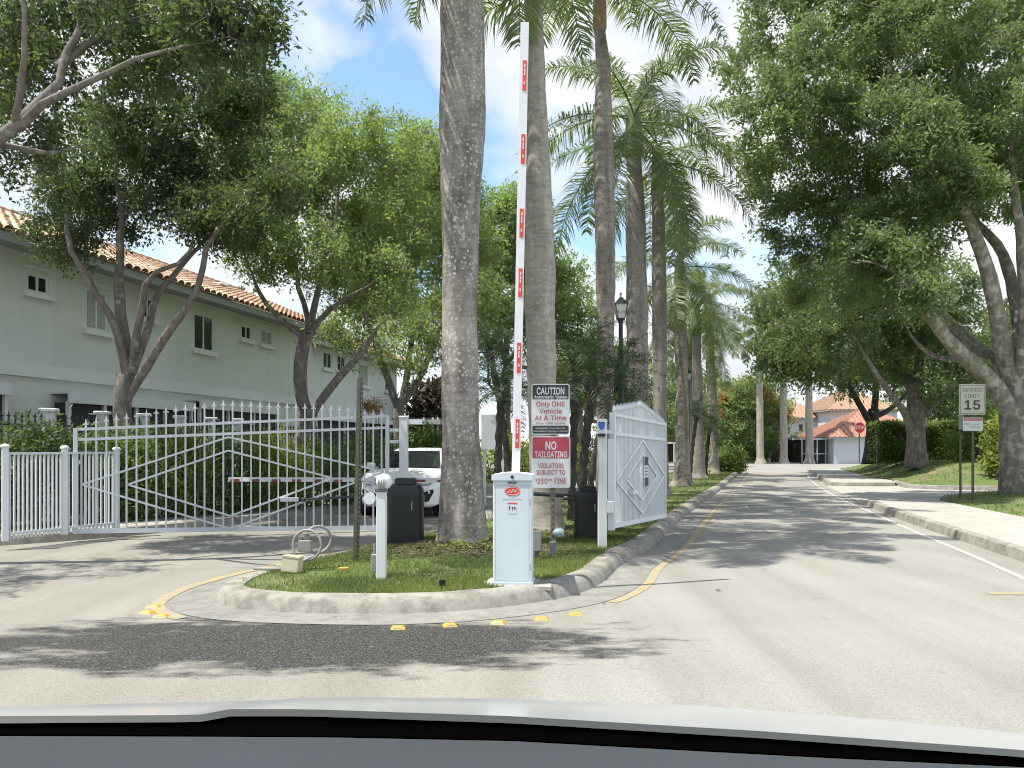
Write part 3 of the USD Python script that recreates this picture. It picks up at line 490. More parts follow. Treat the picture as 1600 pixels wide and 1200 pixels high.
O2 = -1.5; S2a, S2b = S1 - 0.2, wall_s(620, O2); r2 = []
W2 = [((505, 549, 518, 577), False), ((527, 554, 539, 582), False), ((560, 567, 575, 604), True), ((602, 578, 610, 612), False)]
for (a, b, c, d), cur in W2: r2.append(wrect(a, b, c, d, O2))
wall_with(h2, S2a, S2b, 0.0, 6.0, O2, r2, M['stucco'])
gw = MB(); gw.box(wp(S2b - 0.125, O2 - 4.4, 3.0), (0.25, 8.2, 6.0), rz=ANG); gw.build('wall', M['stucco'], h2)
for r_, (_, cur) in zip(r2, W2): window(h2, *r_, O2, cur)
tiled_roof(h2, S2a - .3, wall_s(652, O2 + .5), O2 + 0.55, 6.1, 4.6, 0.42, 0, 4)
patio(h2, 495, 640, -0.9, 2.95, 5, 0.6)
h3 = thing('covered_patio', 'dark screened patio with flat grey roof beyond the white post', 'patio', P(668, 700, 38))
m = MB(); m.box(P(668, 660, 38) + [0, 2, 0], (2.6, 5, 0.22), rz=-14); m.build('roof', M['fascia'], h3)
m = MB(); m.box(P(668, 684, 38.5) + [0, 2, 0], (2.4, 4.6, 1.9), rz=-14); m.build('screen', M['screen'], h3)
for px in (662, 676, 684): m = MB(); m.box(P(px, 684, 37.6), (0.07, 0.07, 1.9)); m.build('post', M['white'], h3)
# ------------------------------------------------------------------ far houses
def hip(mb, x0, x1, y0, y1, z, h, over=0.5):
    x0 -= over; x1 += over; y0 -= over; y1 += over; r = min(x1 - x0, y1 - y0) / 2
    if x1 - x0 >= y1 - y0: a, b = (x0 + r, (y0 + y1) / 2), (x1 - r, (y0 + y1) / 2)
    else: a, b = ((x0 + x1) / 2, y0 + r), ((x0 + x1) / 2, y1 - r)
    v = [(x0, y0, z), (x1, y0, z), (x1, y1, z), (x0, y1, z), (*a, z + h), (*b, z + h)]
    f = [[0, 1, 5, 4], [2, 3, 4, 5]] if x1 - x0 >= y1 - y0 else [[1, 2, 5, 4], [3, 0, 4, 5]]
    e = [[3, 0, 4], [1, 2, 5]] if x1 - x0 >= y1 - y0 else [[0, 1, 4], [2, 3, 5]]
    n0 = mb.n; mb.add(v, f); mb.f.append(np.array(e) + n0)
    # tile courses: raised ribs running down every slope
    def ribs(A, B, C, D):   # eave A-B, top C (above A side) - D
        A, B, C, D = map(np.array, (A, B, C, D)); n = int(np.linalg.norm(B - A) / 0.45)
        for i in range(1, n):
            t = i / n; p = A + (B - A) * t; L = np.linalg.norm(B - A); up_in = ((C + D) / 2 - (A + B) / 2)
            ca, cb = np.linalg.norm((C - A) @ (B - A) / L), np.linalg.norm((D - A) @ (B - A) / L)
            d = t * L; lim = 1.0 if ca <= d <= cb else (d / max(ca, 1e-6) if d < ca else (L - d) / max(L - cb, 1e-6))
            perp = up_in - (B - A) / L * (up_in @ (B - A) / L); q = p + perp * min(1, lim)
            if np.linalg.norm(q - p) > 0.3: mb.bar(p + [0, 0, .03], q + [0, 0, .03], 0.2, 0.09)
    if x1 - x0 >= y1 - y0:
        ribs(v[0], v[1], v[4], v[5]); ribs(v[3], v[0], v[4], v[4]); ribs(v[1], v[2], v[5], v[5])
    else:
        ribs(v[0], v[1], v[4], v[4]); ribs(v[3], v[0], v[5], v[4]); ribs(v[1], v[2], v[4], v[5])
def far_block(parent, px0, px1, Y, eave_py, depth, roof_h, tiles, wins=(), over=0.5):
    a, b = P(px0, eave_py, Y), P(px1, eave_py, Y); z = a[2]
    m = MB(); m.box(((a[0] + b[0]) / 2, Y + depth / 2, z / 2), (b[0] - a[0], depth, z)); m.build('wall', M['stucco_far'], parent)
    m = MB(); hip(m, a[0], b[0], Y, Y + depth, z, roof_h, over); m.build('roof', tiles, parent)
    m = MB(); m.box(((a[0] + b[0]) / 2, Y + depth / 2, z - .08), (b[0] - a[0] + 2 * over - .05, depth + 2 * over - .05, 0.13)); m.build('fascia', M['fascia'], parent)
    for (wx0, wy0, wx1, wy1) in wins:
        p, q = P(wx0, wy0, Y), P(wx1, wy1, Y); f = MB(); f.box(((p[0] + q[0]) / 2, Y - 0.02, (p[2] + q[2]) / 2), (q[0] - p[0], 0.05, p[2] - q[2])); w = f.build('window', M['trim'], parent)
        f = MB(); f.box(((p[0] + q[0]) / 2, Y - 0.05, (p[2] + q[2]) / 2), (q[0] - p[0] - .16, 0.03, p[2] - q[2] - .16)); f.build('pane', M['pane'], w)
f1 = thing('house', 'far white house with orange hip roof behind the two far palm trunks', 'house', P(1240, 722, 88))
far_block(f1, 1212, 1284, 90, 653, 10, 2.1, M['tiles'], ((1220, 662, 1228, 676), (1247, 662, 1255, 676)))
far_block(f1, 1160, 1240, 86, 694, 6, 0.3, M['tiles'])
f2 = thing('house', 'far white house with low red-roofed wing, behind the stop sign', 'house', P(1360, 722, 80))
far_block(f2, 1298, 1402, 86, 640, 11, 2.4, M['tiles'], ((1312, 655, 1322, 672),))
far_block(f2, 1303, 1466, 75.5, 683, 9, 2.9, M['tiles_red'], ((1420, 694, 1436, 712),), 0.6)
pe = thing('screened_porch', 'black screened porch with white posts at the left end of the far red-roofed wing', 'porch', P(1278, 724, 77))
a, b = P(1252, 686, 77), P(1303, 686, 77)
m = MB(); m.box(((a[0] + b[0]) / 2, 79, a[2] / 2), (b[0] - a[0], 3.9, a[2] - .1)); m.build('screen', M['screen'], pe)
m = MB(); m.box(((a[0] + b[0]) / 2, 79, a[2]), (b[0] - a[0] + .3, 4.3, 0.16)); m.build('roof', M['white'], pe)
for px in (1253, 1262, 1277, 1290, 1302): m = MB(); m.box(P(px, 705, 76.95) * [1, 1, 0] + [0, 0, a[2] / 2], (0.10, 0.08, a[2] - .1)); m.build('post', M['white'], pe)
m = MB(); m.box(((a[0] + b[0]) / 2, 76.94, 0.95), (b[0] - a[0], 0.06, 0.09)); m.build('rail', M['white'], pe)
f4 = thing('house', 'far white wall of a low house half hidden by the flame tree', 'house', P(1180, 722, 92))
far_block(f4, 1090, 1215, 96, 688, 8, 1.8, M['tiles'])
f5 = thing('covered_patio', 'far dark patio with thin white posts, seen between the palm trunks', 'patio', P(1070, 722, 84))
m = MB(); m.box(P(1070, 692, 84) + [0, 2, 0], (9.5, 4, 0.2)); m.build('roof', M['white'], f5)
m = MB(); m.box(P(1070, 707, 84.5) + [0, 2, 0], (9.2, 3.6, 2.0)); m.build('screen', M['screen'], f5)
for px in (1042, 1053, 1079, 1100, 1120, 1132): m = MB(); m.box(P(px, 707, 83.9), (0.12, 0.12, 2.2)); m.build('post', M['white'], f5)
# ------------------------------------------------------------------ trees
def leaves_at(pts, L, W, r, droop=0.35, per=1):
    """small folded leaves: four points, two triangles each"""
    n = len(pts); ax = r.normal(size=(n, 3)); ax[:, 2] -= droop; ax /= np.linalg.norm(ax, axis=1, keepdims=True)
    up = r.normal(size=(n, 3)) * 0.75 + [0, 0, 1.0]; w = np.cross(ax, up); w /= np.linalg.norm(w, axis=1, keepdims=True) + 1e-9; nn = np.cross(w, ax)
    l = L * r.uniform(0.65, 1.3, (n, 1)); ww = W * r.uniform(0.7, 1.25, (n, 1))
    b = pts; t = pts + ax * l; m = pts + ax * l * 0.48 + nn * ww * 0.18
    v = np.stack([b, m + w * ww / 2, t, m - w * ww / 2], 1).reshape(-1, 3); i = np.arange(n) * 4
    return v, np.vstack([np.stack([i, i + 1, i + 2], 1), np.stack([i, i + 2, i + 3], 1)])
def grow(limbs, lumps, r, twig=0.007, leafn=70, sig=0.28, shell=0.45, droop=0.3):
    """limbs: (points, radii); lumps: (centre, radii, twigs). Thin branches reach from the limbs to points in the lumps; leaves gather round their ends."""
    wood = MB(); nodes = []; rad = []
    for pts, rr in limbs:
        p = np.asarray(pts, float); q = spline(p, 0.35) if len(p) > 2 else p
        d = np.r_[0, np.cumsum(np.linalg.norm(np.diff(q, axis=0), axis=1))]; d0 = np.r_[0, np.cumsum(np.linalg.norm(np.diff(p, axis=0), axis=1))]
        R = np.interp(d / d[-1], d0 / d0[-1], rr); R = R if R[-1] > .1 else R * np.clip((d[-1] - d) / (d[-1] * .22), .3, 1) ** .7; wob = (meshkit.fbm(q * 1.3 + 7, 2, 4) - 0.5)[:, None] * np.array([[0.25, 0.25, 0]]) * np.clip(d / 1.5, 0, 1)[:, None]
        q = q + wob; wood.tube(q, R * (1 + 0.18 * (meshkit.noise(q * 3.1, 2) - 0.5)), 9); nodes += list(q[1:]); rad += list(R[1:])
    T = []
    for c, R, k in lumps:
        u = r.normal(size=(k, 3)); u /= np.linalg.norm(u, axis=1, keepdims=True); T.append(np.asarray(c) + u * (r.uniform(shell, 1, (k, 1)) ** 0.6) * np.asarray(R))
    T = np.vstack(T); t0 = cKDTree(nodes).query(T)[0]; T = T[np.argsort(t0)]
    N = np.array(nodes); RD = np.array(rad); cl, cw = [], []
    for k, t in enumerate(T):
        dv = N - t; cost = np.linalg.norm(dv, axis=1) + np.maximum(0, dv[:, 2]) * 0.8; i = int(np.argmin(cost)); p0, r0 = N[i], RD[i]; L = np.linalg.norm(t - p0)
        s = np.linspace(0, 1, 5)[:, None]; bow = np.array([0, 0, -0.12 * L]) + r.normal(size=3) * 0.09 * L
        q = p0 + (t - p0) * s + bow * (4 * s * (1 - s)); rr = np.linspace(min(r0 * 0.7, twig + 0.013 * L), twig, 5)
        wood.tube(q, rr, 4, cap=False); N = np.vstack([N, q[1:]]); RD = np.r_[RD, rr[1:]]
        f = r.uniform(0.4, 1.5); out = (t - p0) / (L + 1e-6)
        for b_ in range(int(r.integers(4, 7))):            # side twigs, leaves gathered along each
            st = q[4] + (q[3] - q[4]) * r.uniform(0, .9); d_ = r.normal(size=3) + out * .7 + [0, 0, -.15]; d_ /= np.linalg.norm(d_); l_ = sig * r.uniform(.9, 2.3); e_ = st + d_ * l_ + [0, 0, -.12 * l_]
            wood.tube([st, (st + e_) / 2 + r.normal(size=3) * .05 * l_, e_], [twig * .8, twig * .6, twig * .35], 3, cap=False)
            n = max(3, int(leafn * f / 5)); h = r.uniform(0.15, 1.08, (n, 1)); pts = st + (e_ - st) * h + r.normal(size=(n, 3)) * sig * .30 * np.array([1, 1, .8]); pts[:, 2] -= droop * sig * .4 * r.random(n); cl.append(pts)
    return wood, np.vstack(cl)
def tree(name, label, base, limbs, lumps, leaf, bark, seed, group=None, leafn=70, sig=0.28, L=0.13, W=0.06, twig=0.007, flowers=None):
    r = np.random.default_rng(seed); t = thing(name, label, 'tree', base, group)
    wood, pts = grow(limbs, lumps, r, twig, leafn, sig); wood.build('trunk', bark, t, smooth=True)
    if flowers is not None:
        top = pts[:, 2] + r.normal(size=len(pts)) * 0.6 > np.quantile(pts[:, 2], 0.55); cl = meshkit.noise(pts * 0.45, seed) > 0.70; on = top & cl & (r.random(len(pts)) < .6)
        MB().add(*leaves_at(pts[on], L * 1.1, W * 1.4, r)).build('blossom', flowers, t, kind='stuff'); pts = pts[~on]
    MB().add(*leaves_at(pts, L, W, r)).build('crown', leaf, t, kind='stuff'); return t
def PL(Y, *pp):                     # a limb through photo pixels; each (px, py, dY)
    return [P(a, b, Y + c) for a, b, c in pp]
def LU(Y, rpx, n, pts, dy=1.0, r=None):
    r = r or np.random.default_rng(int(Y * 10)); R = rpx / FPX * Y
    return [(P(a, b, Y + (c if c is not None else r.uniform(-dy, dy))), (R, R * 1.05, R * 0.85), n) for a, b, c in [(*q, None)[:3] for q in pts]]
# overhanging tree, trunk beyond the left edge
Y = 10.0
tree('overhanging_tree', 'nearest dark leafy tree, its limbs reaching in across the top left corner', (-9.6, 9.6, 0.14),
     [([(-9.6, 9.6, .1), (-9.5, 9.6, 1.6), (-9.2, 9.7, 3.2)], [.26, .2, .17]),
      ([(-9.2, 9.7, 3.2), *PL(Y, (-40, 250, -.1), (40, 190, 0), (100, 95, .2), (118, -10, .3), (130, -120, .5))], [.14, .085, .07, .052, .042, .03]),
      ([P(30, 200, Y), *PL(Y, (85, 150, -.2), (160, 120, -.3), (230, 85, -.4), (330, 60, -.2))], [.06, .045, .036, .026, .012]),
      ([P(90, 105, Y + .2), *PL(Y, (130, 70, .4), (190, 40, .6), (260, 20, .8))], [.06, .05, .035, .015]),
      ([P(-10, 225, Y), *PL(Y, (50, 240, .3), (90, 235, .6), (150, 225, .9))], [.04, .028, .02, .01]),
      ([P(20, 200, Y), *PL(Y, (35, 120, -.5), (40, 40, -.8), (20, -60, -1))], [.045, .036, .028, .015])],
     LU(Y + .9, 62, 34, [(20, 40), (80, 20), (140, 10), (200, 25), (260, 30), (310, 50), (355, 40), (60, 95), (230, 80), (300, 100), (10, 130), (20, 220), (-60, 120), (380, 5), (130, -40), (250, -50)], 1.3) + [((x, y, z), (1.1, 1.1, .8), 30) for x, y, z in ((-8.5, 7.6, 6.2), (-10.5, 8.2, 6.0), (-12, 7.5, 6.6), (-9.8, 6.4, 6.8), (-13.2, 9.2, 6.4), (-11.4, 9.8, 7.4), (-12.6, 6.2, 7.0), (-8.2, 8.8, 7.2), (-14.5, 7.8, 6.8))], M['leaf_mid'], M['bark'], 11, leafn=58, sig=0.20, L=0.092, W=0.042)
# first street tree
Y = 15.5
tree('street_tree', 'dark forked tree rising before the house between its two left windows', (P(196, 760, Y)[0], Y, .14),
     [([P(196, 815, Y), *PL(Y, (194, 720, 0), (193, 645, 0), (200, 585, 0))], [.26, .19, .175, .17]),
      (PL(Y, (200, 590, 0), (180, 515, -.2), (142, 440, -.4), (112, 380, -.5), (95, 290, -.6)), [.10, .075, .062, .05, .03]),
      (PL(Y, (202, 580, 0), (192, 500, .2), (186, 410, .3), (184, 320, .3), (180, 220, .4)), [.13, .10, .085, .06, .03]),
      (PL(Y, (206, 570, 0), (222, 480, -.3), (240, 430, -.5), (280, 403, -.8), (312, 330, -1.2)), [.085, .065, .05, .035, .018]),
      (PL(Y, (205, 585, 0), (236, 505, .4), (262, 445, .8), (300, 400, 1.0), (340, 340, 1.3)), [.09, .075, .06, .045, .02]),
      (PL(Y, (200, 622, 0), (250, 540, -.4), (290, 478, -.8), (315, 400, -1.0), (365, 330, -1.3), (440, 285, -1.6)), [.085, .08, .065, .05, .035, .015])],
     LU(Y + .4, 50, 40, [(135, 190), (185, 250), (300, 190), (365, 170), (335, 270), (265, 310), (125, 320), (375, 225), (230, 210), (110, 260), (200, 150), (385, 130), (330, 330), (275, 255), (100, 370), (430, 285), (180, 320), (365, 350)], 1.5) + LU(Y - 1.3, 30, 12, [(440, 282), (415, 305), (95, 290), (180, 225), (365, 325), (310, 335)], .4), M['leaf_mid'], M['bark'], 12, 'street trees before the left house', leafn=72, sig=0.23, L=0.10, W=0.045)
Y = 20.0
tree('street_tree', 'light green tree with twin leaning trunks in front of the house corner', (P(470, 760, Y)[0], Y, .14),
     [([P(470, 785, Y), *PL(Y, (470, 700, 0), (471, 600, 0), (480, 522, 0))], [.24, .175, .165, .16]),
      (PL(Y, (480, 530, 0), (440, 500, -.3), (402, 450, -.6), (388, 400, -.8)), [.08, .065, .05, .02]),
      (PL(Y, (482, 520, 0), (478, 480, .3), (465, 430, .6), (455, 350, .8)), [.085, .07, .055, .025]),
      (PL(Y, (484, 515, 0), (492, 470, 0), (502, 420, .2), (530, 320, .3), (530, 240, .3)), [.10, .08, .065, .045, .02]),
      (PL(Y, (486, 518, 0), (520, 480, -.4), (562, 452, -.8), (615, 420, -1.2)), [.085, .06, .045, .02]),
      (PL(Y, (476, 690, -.2), (505, 618, -.5), (545, 575, -.8), (572, 538, -.9), (610, 480, -1.1)), [.10, .105, .09, .07, .03])],
     LU(Y + .8, 56, 48, [(425, 220), (480, 185), (545, 215), (600, 225), (440, 320), (520, 310), (590, 310), (640, 285), (420, 390), (500, 395), (470, 265), (560, 390), (395, 290), (640, 350), (540, 440), (610, 420), (455, 160), (660, 240)], 1.9) + LU(Y - 1.0, 34, 12, [(612, 478), (615, 420), (388, 402), (530, 245)], .4), M['leaf_light'], M['bark'], 13, 'street trees before the left house', leafn=76, sig=0.27, L=0.115, W=0.052)
Y = 26.0
tree('street_tree', 'light green tree with spreading forked trunk behind the right end of the white gate', (P(622, 740, Y)[0], Y, .14),
     [([P(622, 772, Y), *PL(Y, (622, 700, 0), (622, 650, 0), (627, 622, 0))], [.26, .2, .19, .18]),
      (PL(Y, (624, 640, 0), (602, 585, -.3), (582, 525, -.6), (562, 470, -.9), (550, 420, -1)), [.13, .115, .095, .07, .03]),
      (PL(Y, (628, 625, 0), (640, 560, .3), (646, 480, .5), (640, 390, .5)), [.12, .10, .08, .03]),
      (PL(Y, (630, 630, 0), (660, 582, -.4), (682, 535, -.8), (694, 480, -1.0)), [.12, .10, .085, .03])],
     LU(Y + .8, 56, 52, [(570, 410), (620, 370), (672, 345), (600, 470), (655, 450), (700, 410), (560, 510), (705, 300), (640, 285), (690, 500), (580, 350), (730, 380), (640, 530), (720, 470), (670, 250)], 2.0), M['leaf_light'], M['bark'], 14, 'street trees before the left house', leafn=62, sig=0.34, L=0.14, W=0.062)
def filler(label, Y, px, base_py, r_px, pts, leaf, seed, n=45, leafn=60, sig=0.5, L=0.22, W=0.11, bark=None, name='background_tree', flowers=None, group='trees far behind'):
    lo = P(px, base_py, Y); top = min(p[1] for p in pts)
    limbs = [([lo, P(px + 2, (base_py * 2 + top) / 3, Y), P(px, (base_py + 2 * top) / 3, Y)], [.22 * Y / 40, .18 * Y / 40, .08 * Y / 40])]
    for q in pts[::2]: limbs.append(([P(px + 1, (base_py * 1.4 + top) / 2.4, Y), P((px + q[0]) / 2, (base_py + q[1] * 1.3) / 2.3, Y), P(q[0], q[1], Y)], [.11 * Y / 40, .08 * Y / 40, .02 * Y / 40]))
    return tree(name, label, lo, limbs, LU(Y, r_px, n, pts, r_px / FPX * Y * 1.2), leaf, bark or M['bark'], seed, group, leafn, sig, L, W, 0.012, flowers)
filler('light green tree whose crown shows left and right of the second palm trunk', 38, 790, 742, 48, [(770, 340), (815, 330), (780, 410), (850, 430), (875, 445), (800, 480), (850, 500), (745, 440), (760, 510), (890, 500), (820, 400)], M['leaf_light'], 21, leafn=70, sig=.42, L=.2, W=.1)
filler('round green tree low between the second and third palm trunks', 55, 905, 735, 34, [(880, 560), (915, 545), (945, 570), (900, 610), (860, 600), (935, 620), (970, 600), (985, 560)], M['leaf_light'], 22)
filler('bushy green tree seen low between the brown palm trunks', 64, 1030, 730, 30, [(1010, 610), (1040, 590), (1070, 620), (1010, 650), (1050, 655), (1080, 650), (1100, 600), (985, 640)], M['leaf_light'], 23)
filler('flame tree with orange flowers at the end of the road', 80, 1150, 722, 30, [(1125, 640), (1150, 620), (1180, 615), (1205, 640), (1140, 665), (1170, 655), (1192, 672), (1115, 670), (1160, 690), (1184, 692)], M['leaf_light'], 24, n=60, leafn=80, sig=.6, L=.28, W=.15, name='flame_tree', flowers=M['flower'], group=None)
filler('small thin-stemmed tree on the far grass beside the far palm trunk', 82, 1211, 724, 18, [(1205, 660), (1218, 655), (1228, 675), (1200, 680)], M['leaf_light'], 25, n=16, leafn=30, sig=.4, L=.2, W=.12, group=None, name='small_tree')
filler('tree mass at far right behind the hedge, left of the speed sign', 52, 1470, 715, 44, [(1420, 560), (1470, 540), (1520, 570), (1560, 550), (1440, 610), (1500, 620), (1550, 620), (1590, 600), (1480, 650), (1540, 655)], M['leaf_sage'], 26, leafn=70)
filler('tree mass at far right behind the near trunk', 48, 1600, 715, 52, [(1590, 540), (1640, 560), (1600, 620), (1650, 640), (1570, 650), (1690, 560)], M['leaf_sage'], 27, leafn=70)
filler('low green tree far off at the left end of the cross street', 95, 1060, 715, 22, [(1040, 660), (1070, 650), (1095, 665), (1015, 670), (985, 665), (955, 660)], M['leaf_hedge'], 29, sig=.6, L=.3, W=.16)
# the big trees on the right
Y = 21.0
r1 = []
for (x0, y) in ((1215, -60), (1210, 20), (1200, 105), (1200, 190), (1222, 275), (1240, 350), (1270, 425)):
    for x in range(x0, 1720, 78): r1.append((x + (y % 3) * 8, y))
r1 = [q for q in r1 if not (q[1] > 330 and q[0] > 1440)]
tree('shade_tree', 'largest tree at the right edge, pale limbs fanning left behind the speed sign', P(1595, 765, Y),
     [([P(1597, 772, Y), *PL(Y, (1593, 735, 0), (1588, 690, 0), (1584, 640, 0), (1588, 600, 0))], [.62, .45, .40, .38, .34]),
      (PL(Y, (1586, 660, 0), (1545, 592, -.4), (1500, 552, -.8), (1452, 492, -1.3), (1420, 440, -1.7), (1350, 408, -2.2)), [.24, .22, .19, .14, .10, .04]),
      (PL(Y, (1582, 610, 0), (1560, 562, .5), (1528, 545, .9), (1482, 500, 1.4), (1450, 465, 1.8), (1380, 400, 2)), [.20, .18, .16, .12, .09, .04]),
      (PL(Y, (1588, 605, 0), (1566, 540, -.3), (1550, 450, -.7), (1522, 362, -1.2), (1496, 305, -1.5), (1440, 200, -1.8)), [.24, .21, .19, .15, .11, .05]),
      (PL(Y, (1590, 600, 0), (1588, 480, .5), (1568, 400, .9), (1512, 330, 1.3), (1470, 240, 1.5)), [.19, .17, .14, .10, .05]),
      (PL(Y, (1592, 600, 0), (1612, 480, 0), (1625, 380, .2), (1632, 220, .3)), [.22, .19, .15, .08]),
      (PL(Y, (1590, 600, 0), (1600, 500, -.9), (1597, 400, -1.2), (1588, 310, -1.4), (1575, 180, -1.7)), [.16, .14, .12, .10, .06]),
      (PL(Y, (1545, 592, -.4), (1520, 560, .2), (1470, 560, 1.0), (1410, 500, 1.5)), [.12, .10, .07, .03])],
     LU(Y + 1.3, 76, 32, r1, 2.4) + LU(Y - 1.9, 46, 16, [(1345, 402), (1390, 395), (1438, 205), (1470, 265), (1575, 185), (1630, 235), (1425, 440), (1505, 300)], .4), M['leaf_sage'], M['bark_pale'], 31, 'big shade trees on the right mound', leafn=140, sig=0.30, L=0.14, W=0.06, twig=0.008)
Y = 36.0
tree('shade_tree', 'grey-trunked tree before the clipped hedge, left of the speed sign', P(1432, 725, Y),
     [([P(1432, 732, Y), *PL(Y, (1431, 690, 0), (1430, 640, 0), (1432, 585, 0))], [.55, .40, .36, .33]),
      (PL(Y, (1428, 690, 0), (1415, 650, -.5), (1392, 615, -1), (1360, 570, -1.6), (1330, 520, -2)), [.17, .15, .13, .10, .05]),
      (PL(Y, (1430, 620, 0), (1395, 565, .6), (1340, 525, 1.4)), [.2, .16, .06]),
      (PL(Y, (1433, 600, 0), (1440, 540, 0), (1450, 470, .4)), [.22, .18, .06]),
      (PL(Y, (1433, 660, 0), (1462, 630, .5), (1490, 600, 1.0), (1510, 560, 1.2)), [.12, .10, .07, .03])],
     LU(Y, 50, 48, [(1245, 440), (1300, 470), (1350, 490), (1400, 500), (1450, 510), (1500, 530), (1260, 510), (1320, 540), (1380, 560), (1540, 500), (1470, 450), (1400, 440), (1330, 420), (1225, 480), (1500, 590)], 2.6), M['leaf_sage'], M['bark'], 32, 'big shade trees on the right mound', leafn=72, sig=0.40, L=0.18, W=0.085, twig=0.01)
Y = 44.0
tree('shade_tree', 'black-trunked tree leaning left beside the stop sign', P(1364, 718, Y),
     [([P(1364, 724, Y), *PL(Y, (1363, 700, 0), (1364, 665, 0), (1366, 640, 0))], [.62, .40, .33, .30]),
      (PL(Y, (1362, 665, 0), (1345, 635, -.5), (1325, 600, -1.0), (1290, 570, -1.5)), [.2, .17, .12, .05]),
      (PL(Y, (1366, 645, 0), (1368, 600, 0), (1360, 550, .5)), [.2, .15, .06]),
      (PL(Y, (1368, 650, 0), (1390, 640, .5), (1410, 622, 1), (1430, 590, 1.5)), [.16, .13, .09, .04])],
     LU(Y, 38, 52, [(1222, 520), (1265, 530), (1305, 540), (1350, 560), (1395, 570), (1235, 555), (1280, 568), (1330, 578), (1225, 490), (1260, 480), (1420, 550), (1218, 560), (1375, 535)], 2.6), M['leaf_sage'], M['bark_dark'], 33, 'big shade trees on the right mound', leafn=46, sig=0.45, L=0.24, W=0.11, twig=0.012)
# ------------------------------------------------------------------ palms
def frond(o, az, el, L, droop, r, per=62, ll=0.62, lw=0.034, plumose=True, sag=0.8):
    """a feather leaf: midrib and leaflets"""
    n = 24; t = np.linspace(0, 1, n); e = el - droop * t ** 1.1; h = np.array([math.cos(az), math.sin(az)]); tw = r.uniform(-.25, .25)
    dx = np.cos(e) * L / (n - 1); dz = np.sin(e) * L / (n - 1); side0 = np.array([-h[1], h[0], 0])
    s = np.cumsum(dx); z = np.cumsum(dz); p = np.asarray(o) + np.column_stack([h[0] * s, h[1] * s, z]) + side0 * (tw * 0.3 * L * t ** 2)[:, None]
    rib = MB(); rib.tube(p, np.linspace(0.022, 0.004, n) * (L / 3), 4, cap=False)
    k = per * 2; tt = np.sort(r.uniform(0.10, 1.0, k)); q = np.column_stack([np.interp(tt, t, p[:, i]) for i in range(3)]); tan = np.column_stack([np.interp(tt, t, np.gradient(p[:, i])) for i in range(3)]); tan /= np.linalg.norm(tan, axis=1, keepdims=True)
    sd = np.cross(tan, [0, 0, 1.0]); sd /= np.linalg.norm(sd, axis=1, keepdims=True) + 1e-9; up = np.cross(sd, tan); sg = np.where(np.arange(k) % 2, 1, -1)[:, None]
    lift = (r.choice([-0.25, 0.15, 0.55], (k, 1)) if plumose else r.uniform(.0, .35, (k, 1))) + r.normal(size=(k, 1)) * 0.1
    d = sd * sg * 0.85 + tan * r.uniform(.35, .65, (k, 1)) + up * lift; d /= np.linalg.norm(d, axis=1, keepdims=True)
    l = ll * (np.sin(np.pi * (0.12 + 0.83 * tt)) ** 0.7)[:, None] * r.uniform(.85, 1.12, (k, 1)); g = np.array([0, 0, -1.0])
    m = q + d * l * 0.5 + g * l * 0.06 * sag; e2 = q + d * l * 0.86 + g * l * 0.42 * sag
    w = np.cross(d, up); w /= np.linalg.norm(w, axis=1, keepdims=True) + 1e-9; w = w * lw
    v = np.stack([q - w * .3, q + w * .3, m - w * .5, m + w * .5, e2], 1).reshape(-1, 3); i = np.arange(k) * 5
    return rib, (v, np.vstack([np.stack([i, i + 1, i + 3], 1), np.stack([i, i + 3, i + 2], 1), np.stack([i + 2, i + 3, i + 4], 1)]))
